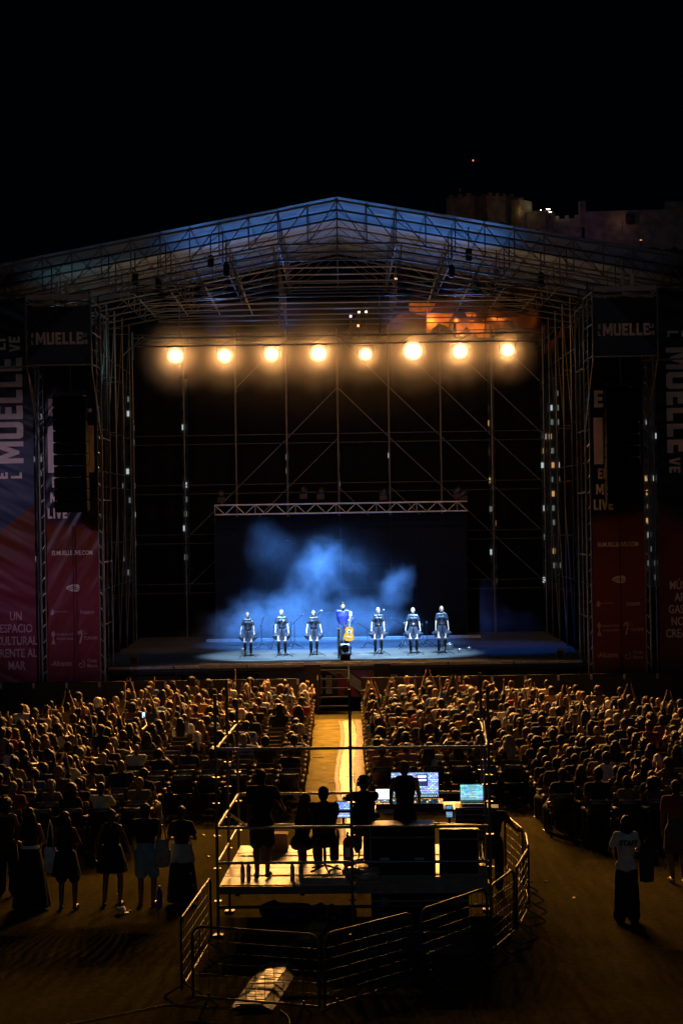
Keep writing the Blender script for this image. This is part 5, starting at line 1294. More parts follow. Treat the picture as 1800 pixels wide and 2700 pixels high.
runner('sheet', -0.18, 0.16, M_sheet, 0.022, 0.0)
runner('edge_band', 0.17, 0.44, M_sheetd, 0.020, 0.4)

# ================================================================== MIXING POSITION
FO = Vector((-1.99, 26.25, 0)); FR = R(-2.5)
def FL(x, y, z=0.0): return FO + Matrix.Rotation(FR, 3, 'Z') @ Vector((x, y, z))
DZ = 0.79; FW = 4.18; FD = 3.15
pl = thing('mixing_platform', 'scaffold platform with rails for the sound and light crew', 'scaffold platform', FO, FR)
posts = [(0, 0, 3.72), (0, 1.6, 3.80), (0, FD, 3.30), (2.07, 0, 3.78), (FW, 0, 3.80), (FW, FD, 3.72), (FW, 1.6, 3.3), (2.07, FD, 1.7)]
M_post = mat('scaffold post', (0.22, 0.24, 0.26), 0.45, 0.6, 0.3, 12)
for x, y, h in posts:
    pole((x, y, 0), (x, y, h), 0.024, pl, M_post, 'standard')
    boxo('base_plate', (x, y, 0.02), (0.15, 0.15, 0.03), M_steeld, pl)
    for z in (0.55, 1.05, 1.55, 2.05, 2.45, 2.92):
        if z < h and (z < 1.7 or y == 0 or z > 2):
            b = MB(); b.lathe([(0.03, -0.006), (0.062, -0.004), (0.062, 0.004), (0.03, 0.006)], 10); obj('rosette', b.mesh('rosette'), M_steel, pl, (x, y, z))
def rail(a, c, r=0.024, m=M_steel, name='rail'): return pole(a, c, r, pl, m, name)
for z in (2.88, 1.67, 1.13): rail((0, 0, z), (2.07, 0, z)); rail((2.07, 0, z), (FW, 0, z))
for z in (1.67, 1.13): rail((0, FD, z), (2.07, FD, z)); rail((2.07, FD, z), (FW, FD, z))
for z in (2.88, 1.67, 1.13):
    for x in (0, FW):
        if x and z < 2: continue
        rail((x, 0, z), (x, 1.6, z)); rail((x, 1.6, z), (x, FD, z))
rail((FW, 0.0, 2.7), (FW, 1.6, 3.1), 0.02); rail((0.02, 1.6, 1.6), (0.3, FD, 1.0), 0.022)
rail((0, 0, 0.45), (2.07, 0, 0.45), m=M_steeld); rail((2.07, 0, 0.45), (FW, 0, 0.45), m=M_steeld)
for i in range(2):
    for j in range(5):
        boxo('deck_board', (0.02 + 1.035 + i * 2.08, 0.34 + j * 0.62, DZ - 0.03 + 0.002 * ((i + j) % 3)), (2.05, 0.605, 0.05), M_deck, pl)
boxo('fascia', (1.04, -0.045, DZ - 0.07), (2.04, 0.03, 0.12), mat('timber fascia', (0.20, 0.15, 0.10), 0.6), pl)
boxo('fascia', (3.13, -0.045, DZ - 0.06), (2.04, 0.03, 0.14), mat('fascia metal', (0.35, 0.32, 0.30), 0.4, 0.3), pl)
for x in (0.3, 1.3, 2.4, 3.6): boxo('beam', (x, FD / 2, DZ - 0.12), (0.06, FD, 0.1), M_steeld, pl)
boxo('white_skirting', (1.4, 0.5, 0.62), (2.3, 0.05, 0.09), M_white, pl)
# desks, cases
def case(name, x, y, z, w, d, h, label, latch=True, edge=True, mcol=None):
    t = thing(name, label, 'flight case', FL(x, y, z), FR, 'flight cases at the mixing position')
    boxo('body', (0, 0, h / 2), (w - 0.02, d - 0.02, h - 0.02), mcol or M_case, t)
    if edge:
        M_e = mat('case edge aluminium', (0.42, 0.38, 0.34), 0.4, 0.4)
        for sx in (-1, 1):
            for sz in (0, 1): pass
            boxo('edge', (sx * (w / 2 - 0.008), -d / 2 + 0.008, h / 2), (0.018, 0.018, h), M_e, t)
        for z_ in (0.008, h - 0.008): boxo('edge', (0, -d / 2 + 0.008, z_), (w - 0.036, 0.018, 0.018), M_e, t)
        boxo('edge', (0, -d / 2 + 0.008, h * 0.78), (w - 0.036, 0.014, 0.022), M_e, t)
    if latch:
        for sx in (-0.36, 0.36):
            boxo('latch', (sx * w, -d / 2 - 0.004, h * 0.78), (0.12, 0.012, 0.12), mat('latch steel', (0.3, 0.27, 0.24), 0.4, 0.5), t)
            boxo('handle', (sx * w * 0.45, -d / 2 - 0.004, h * 0.4), (0.17, 0.012, 0.1), mat('latch steel'), t)
    return t
c_ = case('flight_case', 2.84, 0.85, DZ, 1.02, 0.6, 0.78, 'big black flight case on the platform with two white labels', False)
for sx in (-0.28, 0.26): boxo('label', (sx, -0.303, 0.27), (0.15, 0.006, 0.05), M_clip, c_)
case('flight_case', 3.72, 0.9, DZ, 0.62, 0.55, 0.72, 'narrower black rack case right of the big case', False)
case('flight_case', 3.10, 0.35, 0.03, 1.5, 0.55, 0.62, 'large dark trunk with latches on the ground under the platform', True)
case('flight_case', 2.45, 2.0, DZ, 0.5, 0.5, 0.55, 'small black case between the desk and the big case', False)
M_table = mat('dark desk top', (0.03, 0.03, 0.03), 0.4)
t = thing('mixing_desk', 'long dark desk carrying screens and sound consoles', 'desk', FL(2.75, 2.3, DZ), FR)
boxo('top', (0, 0, 0.78), (2.9, 0.75, 0.04), M_table, t)
for x in (-1.35, 0, 1.35):
    for y in (-0.3, 0.3): pole((x, y, 0), (x, y, 0.76), 0.02, t, M_steeld, 'leg')
def ui(name, cols, sx, sz, bright, bgc):
    m = bpy.data.materials.new(name); m.use_nodes = True; N, L = nt(m); b = N['Principled BSDF']; b.inputs['Base Color'].default_value = (0.01, 0.01, 0.01, 1)
    tc = N.new('ShaderNodeTexCoord'); mp = N.new('ShaderNodeMapping'); mp.inputs['Rotation'].default_value = (R(90), 0, 0)
    L.new(tc.outputs['Object'], mp.inputs['Vector'])
    br = N.new('ShaderNodeTexBrick'); br.inputs['Brick Width'].default_value = sx; br.inputs['Row Height'].default_value = sz; br.inputs['Scale'].default_value = 1; br.inputs['Mortar Size'].default_value = sz * 0.14
    br.inputs['Color1'].default_value = (*cols[0], 1); br.inputs['Color2'].default_value = (*cols[1], 1); br.inputs['Mortar'].default_value = (*bgc, 1)
    L.new(mp.outputs[0], br.inputs['Vector'])
    n = N.new('ShaderNodeTexVoronoi'); n.inputs['Scale'].default_value = 22; L.new(tc.outputs['Object'], n.inputs['Vector'])
    mx = N.new('ShaderNodeMix'); mx.data_type = 'RGBA'; mx.blend_type = 'MULTIPLY'; mx.inputs[0].default_value = 0.55; L.new(br.outputs[0], mx.inputs[6]); L.new(n.outputs['Color'], mx.inputs[7])
    L.new(mx.outputs[2], b.inputs['Emission Color']); b.inputs['Emission Strength'].default_value = bright
    return m
def screen(x, y, z, w, h, label, m, kb=True, cat='monitor', tilt=-8):
    t = thing('laptop' if cat == 'laptop' else 'monitor', label, cat, FL(x, y, z), FR, 'screens on the mixing desk')
    boxo('bezel', (0, 0.012, h / 2), (w + 0.03, 0.02, h + 0.03), M_black, t, (R(tilt), 0, 0))
    boxo('screen', (0, 0.0, h / 2), (w, 0.004, h), m, t, (R(tilt), 0, 0))
    if kb: boxo('keyboard', (0, -0.16, -0.005), (w + 0.02, 0.24, 0.015), M_black, t)
    else: pole((0, 0.03, -0.1), (0, 0.03, h * 0.5), 0.02, t, M_black, 'stand')
    return t
U1 = ui('busy blue interface', ((0.55, 0.7, 1.0), (0.12, 0.25, 0.9)), 0.06, 0.03, 2.6, (0.02, 0.03, 0.12))
U2 = ui('track interface', ((0.35, 0.75, 0.85), (0.1, 0.35, 0.5)), 0.13, 0.02, 2.0, (0.10, 0.22, 0.3))
U3 = mat('blank white screen', emit=(0.85, 0.92, 1.0), strength=3.0)
U4 = ui('meters', ((0.6, 0.75, 0.65), (0.3, 0.5, 0.6)), 0.035, 0.05, 1.6, (0.02, 0.05, 0.06))
TZ = DZ + 0.80
mon = screen(3.04, 2.35, TZ + 0.16, 0.78, 0.38, 'wide bright blue white monitor, largest screen on the desk', U1, False)
boxo('dialog', (0.12, -0.008, 0.26), (0.20, 0.004, 0.2), mat('dialog dark', emit=(0.02, 0.03, 0.2), strength=1), mon, (R(-8), 0, 0))
for k in range(3): boxo('dialog_line', (0.12, -0.012, 0.32 - k * 0.06), (0.14, 0.003, 0.022), U3, mon, (R(-8), 0, 0))
boxo('meter_strip', (0.0, -0.03, 0.02), (0.77, 0.004, 0.07), U4, mon, (R(-8), 0, 0))
screen(3.98, 2.25, TZ + 0.1, 0.37, 0.25, 'open laptop with teal track view at the right end of the desk', U2, True, 'laptop')
screen(2.50, 2.35, TZ + 0.10, 0.22, 0.17, 'small laptop with blank white screen', U3, True, 'laptop')
screen(1.85, 2.05, TZ - 0.14, 0.24, 0.26, 'low blue touch screen at the left end of the desk', U1, False, 'monitor', -25)
screen(3.60, 2.0, TZ - 0.14, 0.10, 0.19, 'narrow upright tablet left of the teal laptop', ui('tablet list', ((0.3, 0.6, 0.9), (0.1, 0.3, 0.6)), 0.08, 0.015, 1.4, (0.02, 0.1, 0.2)), False, 'tablet', -20)
t = thing('sound_console', 'sound console with sloping fader surface under the big monitor', 'mixing console', FL(2.95, 2.05, TZ), FR)
b = MB(); b.prism([(-0.55, 0), (0.55, 0), (0.55, 0.12), (-0.55, 0.12)], 0.5); obj('body', b.mesh('body'), M_black, t)
for k in range(16): boxo('fader', (-0.5 + k * 0.066, -0.12, 0.13), (0.02, 0.03, 0.02), M_white if k % 3 else mat('led amber', emit=(1, 0.6, 0.1), strength=2), t)
for k in range(14): boxo('button', (-0.48 + k * 0.074, 0.05, 0.125), (0.03, 0.03, 0.012), mat('led cyan', emit=(0.4, 0.9, 0.8), strength=1.3) if k % 2 else M_black, t)
t = thing('light_console', 'bright lit control surface beside the seated operator', 'lighting console', FL(2.25, 1.95, TZ - 0.1), FR)
boxo('body', (0, 0, 0.04), (0.42, 0.4, 0.08), M_black, t)
boxo('surface', (0.02, -0.02, 0.085), (0.34, 0.3, 0.006), ui('key surface', ((0.9, 0.85, 0.75), (0.5, 0.65, 1.0)), 0.05, 0.03, 1.6, (0.1, 0.1, 0.12)), t)
for k in range(3): pole((-0.1 + k * 0.1, 0.12, 0.08), (-0.1 + k * 0.1, 0.12, 0.12), 0.012, t, mat('led amber'), 'knob')
t = thing('equipment_rack', 'rack of horizontal units below the teal laptop', 'equipment rack', FL(3.98, 1.95, DZ + 0.3), FR)
boxo('frame', (0, 0.05, 0.28), (0.56, 0.45, 0.54), M_black, t)
for k in range(6): boxo('unit', (0, -0.18, 0.06 + k * 0.085), (0.52, 0.02, 0.07), M_case, t); boxo('trim', (0, -0.195, 0.10 + k * 0.085), (0.52, 0.012, 0.008), M_alu, t)
for x, y, z, w, d, l_ in ((2.55, 1.75, TZ + 0.0, 0.35, 0.12, 'white paper sheet lying at the desk front, left'), (3.48, 1.95, TZ + 0.02, 0.12, 0.16, 'small white card standing right of the console'), (4.30, 2.1, TZ + 0.0, 0.22, 0.15, 'white papers right of the teal laptop'), (2.35, 2.5, TZ + 0.01, 0.15, 0.12, 'white note beside the small laptop')):
    o = boxo('paper', FL(x, y, z + 0.01), (w, d, 0.02), M_white, None, (R(12), 0, FR)); tag(o, l_, 'paper', 'papers on the mixing desk')
t = thing('fire_extinguisher', 'red fire extinguisher standing among cases at the desk', 'fire extinguisher', FL(1.95, 1.3, DZ), FR)
b = MB(); b.lathe([(0.06, 0), (0.075, 0.02), (0.075, 0.40), (0.05, 0.46), (0.02, 0.48), (0.02, 0.53)], 14); obj('cylinder', b.mesh('c', True), mat('extinguisher red', (0.28, 0.01, 0.01), 0.35), t)
boxo('handle', (0, -0.02, 0.54), (0.03, 0.12, 0.03), M_black, t); boxo('label', (0, -0.077, 0.25), (0.07, 0.004, 0.15), M_white, t); pole((0.03, 0, 0.5), (0.09, 0, 0.15), 0.01, t, M_black, 'hose')
# cardboard box, bag, bottles, cloth
t = thing('cardboard_box', 'orange brown cardboard box at the far left of the deck', 'box', FL(0.62, 2.75, DZ), FR)
M_card = mat('cardboard', (0.42, 0.24, 0.09), 0.8)
boxo('box', (0, 0, 0.14), (0.52, 0.34, 0.27), M_card, t); boxo('flap', (0, -0.18, 0.285), (0.50, 0.10, 0.008), M_card, t, (R(-20), 0, 0)); boxo('tape', (0, -0.172, 0.15), (0.06, 0.004, 0.2), M_clip, t)
M_pet = mat('water bottle plastic', (0.25, 0.32, 0.38), 0.08, 0, 0.1); M_lab = mat('bottle label', (0.5, 0.5, 0.52), 0.5); M_capb = mat('blue bottle cap', (0.03, 0.12, 0.5), 0.4)
BB = MB(); BB.lathe([(0.028, 0), (0.033, 0.01), (0.031, 0.10), (0.034, 0.15), (0.032, 0.19), (0.014, 0.235), (0.013, 0.25)], 12); BBm = BB.mesh('bottle', True)
BL = MB(); BL.lathe([(0.0345, 0.07), (0.0345, 0.14)], 12, cap=False); BLm = BL.mesh('label', True)
BC = MB(); BC.lathe([(0.016, 0.248), (0.016, 0.27)], 10); BCm = BC.mesh('cap')
for i, (x, y, l_) in enumerate(((640, 2322, 'leftmost water bottle on the deck edge'), (656, 2320, 'second water bottle from the left on the deck'), (771, 2322, 'third water bottle, centre of the deck edge'), (794, 2326, 'fourth water bottle, nearest the deck edge'))):
    p = px(x, y, 26.25 + (2330 - y) * 0.02 + 0.08); 
    t = thing('water_bottle', l_, 'bottle', (p.x, p.y, DZ - 0.004), 0, 'water bottles on the deck')
    obj('bottle', BBm, M_pet, t).scale = (1.05, 1.05, 1.15); obj('label', BLm, M_lab, t); obj('cap', BCm, M_capb, t, (0, 0, 0.035))
for x, y, l_, c_ in ((421, 2374, 'upright blue bottle on the ground right of the man in shorts', (0.02, 0.08, 0.45)),):
    p = px(x, y, 28.3); t = thing('bottle', l_, 'bottle', (p.x, 28.3, 0))
    obj('bottle', BBm, mat('blue bottle', c_, 0.1), t).scale = (1.5, 1.5, 1.3); obj('cap', BCm, M_capb, t, (0, 0, 0.08))
p = px(312, 2402, 27.9); t = thing('paper_cup', 'crushed white cup lying on the ground before the standing women', 'cup', (p.x, p.y, 0.04)); b = MB(); b.lathe([(0.04, 0), (0.055, 0.10), (0.058, 0.115)], 12); obj('cup', b.mesh('cup', True), M_white, t, (0, 0, 0.01), (R(80), 0, R(60)))
b = MB(); b.lathe([(0.05, 0), (0.052, 0.012), (0.03, 0.014)], 12); obj('lid', b.mesh('lid'), M_white, t, (0.12, -0.03, -0.035))
p = px(313, 2372, 28.6); t = thing('drink_can', 'yellow and white drink can between the feet of the ponytailed woman', 'can', (p.x, p.y, 0)); b = MB(); b.lathe([(0.028, 0), (0.034, 0.01), (0.034, 0.15), (0.027, 0.165)], 12); obj('can', b.mesh('can', True), M_white, t); b = MB(); b.lathe([(0.0345, 0.03), (0.0345, 0.08)], 12, cap=False); obj('band', b.mesh('band', True), mat('yellow marker'), t)
def lump(name, loc, size, m, label, cat, seed, rough=0.05, rz=0):
    me = remesh(name, [cap((-size[0] * 0.3, 0, size[2] * 0.5), size[2] * 0.5, (size[0] * 0.3, 0, size[2] * 0.45), size[2] * 0.48, (1, size[1] / size[2], 1)), cap((-size[0] * 0.15, 0, size[2] * 0.7), size[2] * 0.3)], 0.025, 0, None, rough, 6, 1)
    for v in me.vertices: v.co.z = max(v.co.z, 0.0)
    return tag(obj(name, me, m, None, loc, (0, 0, rz)), label, cat)
lump('backpack', FL(1.0, 0.9, 0), (0.9, 0.5, 0.32), mat('blue nylon', (0.008, 0.015, 0.10), 0.5, 0, 0.3, 8), 'blue backpack heap on the ground below the platform', 'backpack', 1)
lump('coat_pile', FL(1.75, 0.75, 0), (0.7, 0.5, 0.30), mat('shiny black foil', (0.02, 0.02, 0.02), 0.2), 'crumpled dark shiny coat beside the blue backpack', 'coat', 2, 0.08)
lump('cable_bag', FL(0.55, 2.9, DZ + 0.0), (0.7, 0.3, 0.18), M_case, 'low black cable bag on the deck before the cardboard box', 'bag', 3)
lump('folded_tarpaulin', (1.0, 25.2, 0), (2.6, 1.0, 0.20), mat('grey blue tarpaulin', (0.05, 0.07, 0.085), 0.45, 0, 0.25, 3), 'grey blue tarpaulin spread on the ground behind the fence', 'tarpaulin', 5, 0.07)
lump('plastic_sheet', FL(2.2, 0.35, DZ - 0.004), (0.7, 0.4, 0.17), mat('clear creased plastic', (0.5, 0.42, 0.36), 0.25), 'creased translucent sheet on the deck left of the big case', 'plastic sheet', 6, 0.09)
# cable ramps on the ground in front
M_ramp = mat('glossy ramp top', (0.42, 0.33, 0.22), 0.30, 0, 0.4, 9, 0.6, 20)
for x0, y0, x1, y1, w, l_ in ((-1.28, 22.35, -0.98, 24.45, 0.46, 'long ribbed cable ramp on the ground in the foreground'), (-0.62, 25.6, -0.42, 26.9, 0.42, 'short ribbed cable ramp under the platform edge')):
    L_ = math.hypot(x1 - x0, y1 - y0); rz = math.atan2(y1 - y0, x1 - x0) - R(90)
    t = thing('cable_ramp', l_, 'cable ramp', (x0, y0, 0), rz, 'cable ramps')
    n = int(L_ / 0.042)
    for k in range(n):
        o = boxo('rib', (0.006 * math.sin(k * 1.7), (k + 0.5) * L_ / n, 0.062 + 0.003 * math.sin(k * 2.3)), (w * 0.6, L_ / n * 0.78, 0.012), M_ramp, t, (R(2 * math.sin(k)), R(1.5 * math.cos(k * 1.3)), 0))
    boxo('base', (0, L_ / 2, 0.028), (w * 0.62, L_, 0.052), M_black, t)
    for s_ in (-1, 1):
        b = MB(); b.add([(s_ * w * 0.31, 0, 0.056), (s_ * w * 0.31, L_, 0.056), (s_ * w * 0.62, L_, 0.004), (s_ * w * 0.62, 0, 0.004)], [(0, 1, 2, 3)]); b.add([(s_ * w * 0.31, 0, 0.056), (s_ * w * 0.62, 0, 0.004), (s_ * w * 0.31, 0, 0.004)], [(0, 1, 2)]); obj('side_flap', b.mesh('flap'), mat('ramp side', (0.16, 0.12, 0.08), 0.5, 0, 0.3, 15, 0.5, 30), t)
    for k in (0.0, 0.47): boxo('strap', (0.02, L_ * k + 0.03, 0.074), (w * 1.05, 0.05, 0.012), M_black, t, (0, 0, R(12)))
def cable(pts, r, label, name='cable'):
    b = MB(); P = []
    for i in range(len(pts) - 1):
        a_, c_ = Vector(pts[i]), Vector(pts[i + 1])
        for k in range(6): P.append(a_.lerp(c_, k / 6) + Vector((0.04 * math.sin(i * 6 + k * 1.1), 0.04 * math.cos(i * 5 + k), 0)))
    b.tube(P, r, 6); return tag(obj(name, b.mesh(name, True), M_black), label, 'cable', 'cables on the ground')
cable([(-1.2, 22.4, 0.012), (-2.4, 22.6, 0.012), (-3.6, 21.8, 0.012), (-5.0, 21.6, 0.012)], 0.007, 'black cable running left from the foreground ramp')
cable([(-1.0, 24.5, 0.012), (-0.7, 25.2, 0.012), (-0.62, 25.7, 0.012)], 0.015, 'black cable joining the two cable ramps')
cable([(-0.9, 22.2, 0.012), (-0.6, 21.2, 0.012), (-0.8, 20.4, 0.012)], 0.012, 'black cable running toward the viewer from the ramp')
# small litter specks
for i, (x, y, l_) in enumerate(((537, 2203, 'tiny bright scrap on the ground left of the platform'), (550, 2260, 'tiny scrap just left of the platform post'), (1400, 2325, 'yellow scrap on the ground right of the fence'), (1437, 2326, 'yellow scrap farther right of the fence'), (343, 2402, 'thin scrap beside the crushed cup'), (1512, 2369, 'pale scrap left of the staff member'))):
    d_ = (y - 1350) + (x - 900) * 0.0157; D = HC * F / d_; p = px(x, y, D)
    o = boxo('litter', (p.x, p.y, 0.012), (0.05, 0.04, 0.014), M_clip if i % 2 else mat('yellow marker'), None, (0.2, 0.1, i)); tag(o, l_, 'litter', 'scraps of litter')

for i, (x, y, w_, l_) in enumerate(((-0.72, 45.2, 0.30, 'dark strip of tape near the runner, farthest of the aisle marks'), (-0.35, 41.0, 0.12, 'short tape mark left of the runner, middle of the aisle'), (-0.55, 43.2, 0.08, 'pale chip on the aisle matting left of the runner'), (-0.42, 39.3, 0.22, 'thin pale stick lying left of the runner'), (-0.5, 37.6, 0.26, 'dark splinter beside the runner, nearest the desk'))):
    o = boxo('floor_scrap', (x, y, 0.018), (w_, 0.03, 0.012), M_black if i in (0, 1, 4) else M_clip, None, (0, 0, 0.3 * math.sin(i * 2.1))); tag(o, l_, 'litter', 'scraps on the aisle')
# fence of linked crowd control panels
M_fence = mat('galvanised fence', (0.13, 0.125, 0.12), 0.42, 0.5, 0.3, 9)
def fence(a, c, label, H=1.1):
    a = Vector((*a, 0)); c = Vector((*c, 0)); d = c - a; L_ = d.length
    t = thing('crowd_barrier', label, 'barrier', a, math.atan2(d.y, d.x), 'crowd control barriers around the mixing position')
    r = 0.019; k = 0.14; b = MB()
    pts = [(0, 0, 0.14)]
    pts = [(0.03, 0, 0.16), (0.03, 0, H - k)]
    for q in range(1, 6): an = R(180 - q * 18); pts.append((0.03 + k + k * math.cos(an), 0, H - k + k * math.sin(an)))
    for q in range(0, 6): an = R(90 - q * 18); pts.append((L_ - 0.03 - k + k * math.cos(an), 0, H - k + k * math.sin(an)))
    pts.append((L_ - 0.03, 0, 0.16)); b.tube(pts, r, 8); obj('frame', b.mesh('frame', True), M_fence, t)
    pole((0.03, 0, 0.18), (L_ - 0.03, 0, 0.18), 0.016, t, M_fence, 'bottom_rail')
    for j in range(5): pole((0.04, 0, 0.34 + j * 0.145), (L_ - 0.04, 0, 0.34 + j * 0.145), 0.0045, t, M_steeld, 'wire')
    n = int(L_ / 0.13)
    for j in range(1, n): pole((j * L_ / n, 0, 0.18), (j * L_ / n, 0, H - 0.02), 0.0035, t, M_steeld, 'upright')
    for x in (0.25, L_ - 0.25):
        pole((x, 0, 0.18), (x, 0.28, 0.01), 0.014, t, M_fence, 'foot'); pole((x, 0, 0.18), (x, -0.28, 0.01), 0.014, t, M_fence, 'foot'); pole((x, 0, 0.16), (x, 0, 0.24), 0.018, t, M_fence, 'foot_joint')
    return t
for a, c, l_ in (((-2.23, 22.75), (-2.03, 25.4), 'leftmost fence panel running back beside the platform'), ((-2.07, 22.4), (-0.35, 21.8), 'front left fence panel, nearest the viewer'), ((-0.33, 21.8), (0.89, 23.0), 'front centre fence panel slanting back to the right'),
                 ((0.97, 23.07), (2.0, 24.4), 'fence panel right of the front centre one'), ((2.04, 24.45), (2.51, 25.66), 'fence panel at the right front corner'), ((2.54, 25.7), (2.89, 27.2), 'fence panel along the right side, middle'),
                 ((2.9, 27.3), (2.99, 28.6), 'short steep fence panel along the right side'), ((2.97, 28.75), (2.80, 30.3), 'farthest fence panel at the right rear')):
    fence(a, c, l_)

# ================================================================== PEOPLE AT THE DESK
BLK = (0.008, 0.008, 0.009)
f = figure(1.70, False, hands=[(0.30, 0.38, 0.98), (-0.26, 0.06, 0.80)], feet=[(0.02, 0.10, 0.07), (-0.13, 0.0, 0.07)], hipx=-0.05, hdirs=[Vector((0.2, 1, -0.3)), Vector((0, 0.1, -1))], turn=-0.2)
hero(FL(0.70, 0.42, DZ), FR, 'standing man in black shirt and shorts at the left of the platform', f, 1, ('tshirt', BLK), ('shorts', (0.012, 0.012, 0.014)))
f = figure(1.66, True, True, lean=0.55, hands=[(0.32, 0.70, 0.30), (-0.1, 0.45, 0.5)], tilt=-0.3)
hero(FL(1.22, 1.25, DZ - 0.12), FR - 0.25, 'woman crouching behind the standing man, arm stretched to the deck', f, 1, ('tank', BLK), ('trousers', BLK), ('long', (0.03, 0.018, 0.01)))
def stool(x, y, z, h, label):
    t = thing('stool', label, 'chair', FL(x, y, z), FR, 'crew chairs on the platform')
    b = MB(); b.lathe([(0.15, 0), (0.19, 0.015), (0.19, 0.05), (0.16, 0.065)], 16); obj('seat', b.mesh('seat', True), M_black, t, (0, 0, h - 0.065))
    pole((0, 0, 0.1), (0, 0, h - 0.06), 0.025, t, M_steeld, 'column')
    for k in range(5): a = k * 2 * math.pi / 5; pole((0, 0, 0.1), (0.26 * math.cos(a), 0.26 * math.sin(a), 0.03), 0.016, t, M_black, 'foot')
    boxo('backrest', (0, -0.22, h + 0.30), (0.36, 0.03, 0.28), M_black, t, bevel=0.012); pole((0, -0.14, h - 0.03), (0, -0.23, h + 0.25), 0.014, t, M_black, 'back_bar')
for x, y, dz, l_, lab, sk, hands_, trn in ((1.60, 0.95, 0.02, 'swivel chair of the operator left of the centre post', 'seated man in black seen from behind left of the centre post', 0, None, 0.0),
                     (2.22, 1.45, 0.10, 'swivel chair of the operator at the small white laptop', 'seated operator with headphones reaching to the touch screen', 1, [(0.12, 0.45, 0.92), (-0.38, 0.48, 0.88)], 0.15)):
    stool(x, y, DZ, 0.45 + dz, l_)
    f = figure(1.74, False, True, hands=hands_, turn=trn)
    o = hero(FL(x, y, DZ + dz), FR, lab, f, sk, ('tshirt', BLK), ('trousers', BLK), ('short', (0.02, 0.012, 0.008)))
    if dz > 0.05:
        b = MB(); b.tube([(0.10 * math.cos(R(a)), -0.01, 0.03 + 0.11 * math.sin(R(a))) for a in range(-10, 191, 20)], 0.010, 6); obj('headphones', b.mesh('hp', True), M_black, o, f['hc'])
        for s_ in (-1, 1):
            b = MB(); b.lathe([(0.03, -0.015), (0.04, 0), (0.03, 0.015)], 12); obj('ear_cup', b.mesh('cup', True), M_black, o, f['hc'] + Vector((s_ * 0.095, -0.01, 0.0)), (0, R(90), 0))
f = figure(1.72, False, hands=[(0.24, 0.36, 0.98), (-0.24, 0.36, 0.98)], hdirs=[Vector((0, 1, -0.2))] * 2)
hero(FL(2.88, 1.42, DZ - 0.05), FR, 'close cropped man in black sleeveless top before the big monitor', f, 0, ('tank', BLK), ('trousers', BLK), ('grey', (0.16, 0.13, 0.11)))
f = figure(1.62, False, hands=[(0.42, 0.30, 0.98), (-0.24, 0.1, 0.78)], hdirs=[Vector((0.6, 0.6, -0.1)), Vector((0, 0.2, -1))])
hero((2.48, 29.0, 0), R(-5), 'man in black leaning an arm on the right rear fence', f, 1, ('tshirt', BLK), ('trousers', BLK), ('short', (0.015, 0.01, 0.008)))

# ================================================================== STANDING SPECTATORS
def stand(x, yf, lab, f, **kw):
    d_ = (yf - 1350) + (x - 900) * 0.0157; D = HC * F / d_; p = px(x, yf, D)
    o = hero((p.x, p.y, 0), kw.pop('rz', 0), lab, f, **kw); return o, p
def bag(o_p, x, y, z, w, h, c, label, rz=0.0, strap=0.45):
    t = thing('tote_bag', label, 'bag', (o_p.x + x, o_p.y + y, z), rz)
    b = MB(); n = 6
    b.lathe([(0.02, 0.0), (w * 0.52, 0.02), (w * 0.55, h * 0.5), (w * 0.46, h), (w * 0.44, h)], 16, sy=0.35, cap=False); obj('sack', b.mesh('sack', True), mat('bag cloth %s' % label[:8], c, 0.85, 0, 0.3, 9), t)
    b = MB(); b.tube([(-w * 0.3, 0, h), (-w * 0.12, 0.02, h + strap * 0.8), (0, 0.03, h + strap), (w * 0.12, 0.02, h + strap * 0.8), (w * 0.3, 0, h)], 0.012, 6); obj('strap', b.mesh('strap', True), mat('bag cloth %s' % label[:8]), t)
f = figure(1.66, True, hands=[(0.12, 0.25, 1.05), (-0.14, 0.25, 1.02)], turn=-0.3)
o, p = stand(20, 2362, 'woman at the left frame edge with crossed strap and dark trousers', f, skin=1, top=('bare', (0.02, 0.02, 0.025)), hair=('curly', (0.02, 0.012, 0.008)), bottom=('trousers', BLK))
b = MB(); b.tube([(0.12, -0.13, 1.45), (0.0, -0.165, 1.25), (-0.16, -0.13, 1.02)], 0.012, 6); obj('strap', b.mesh('s', True), M_black, o)
f = figure(1.68, True, hands=[(0.14, 0.22, 1.02), (-0.14, 0.22, 1.05)])
o, p = stand(83, 2398, 'long haired woman in long black skirt with white waistband', f, skin=1, top=('tank', (0.03, 0.02, 0.02)), hair=('long', (0.018, 0.01, 0.008)), bottom=None)
obj('skirt', skirt_mesh('skirt', f, 1.02, 0.05, 0.145, 0.30, 0.04, 11), M_cloth, o, color=(0.008, 0.008, 0.01))
b = MB(); b.lathe([(0.15, -0.05), (0.155, 0.0), (0.15, 0.05)], 24, sy=0.8, cap=False); obj('waistband', b.mesh('wb', True), M_cloth, o, f['hip'] + Vector((0, 0, 0.13)), color=(0.8, 0.82, 0.84))
f = figure(1.62, True, hands=[(0.15, 0.2, 1.05), (-0.22, 0.05, 0.80)], feet=[(0.14, 0, 0.07), (-0.08, 0, 0.07)])
o, p = stand(176, 2400, 'woman in dark red top and black skirt with pale tote bag', f, skin=1, top=('tank', (0.05, 0.008, 0.008)), hair=('long', (0.015, 0.01, 0.008)), bottom=('shorts', BLK))
obj('skirt', skirt_mesh('skirt', f, 0.98, 0.58, 0.15, 0.23, 0.03, 9), M_cloth, o, color=(0.008, 0.008, 0.01))
bag(p, -0.25, -0.02, 0.62, 0.20, 0.42, (0.6, 0.64, 0.68), 'pale tote bag hanging at the left side of the red topped woman')
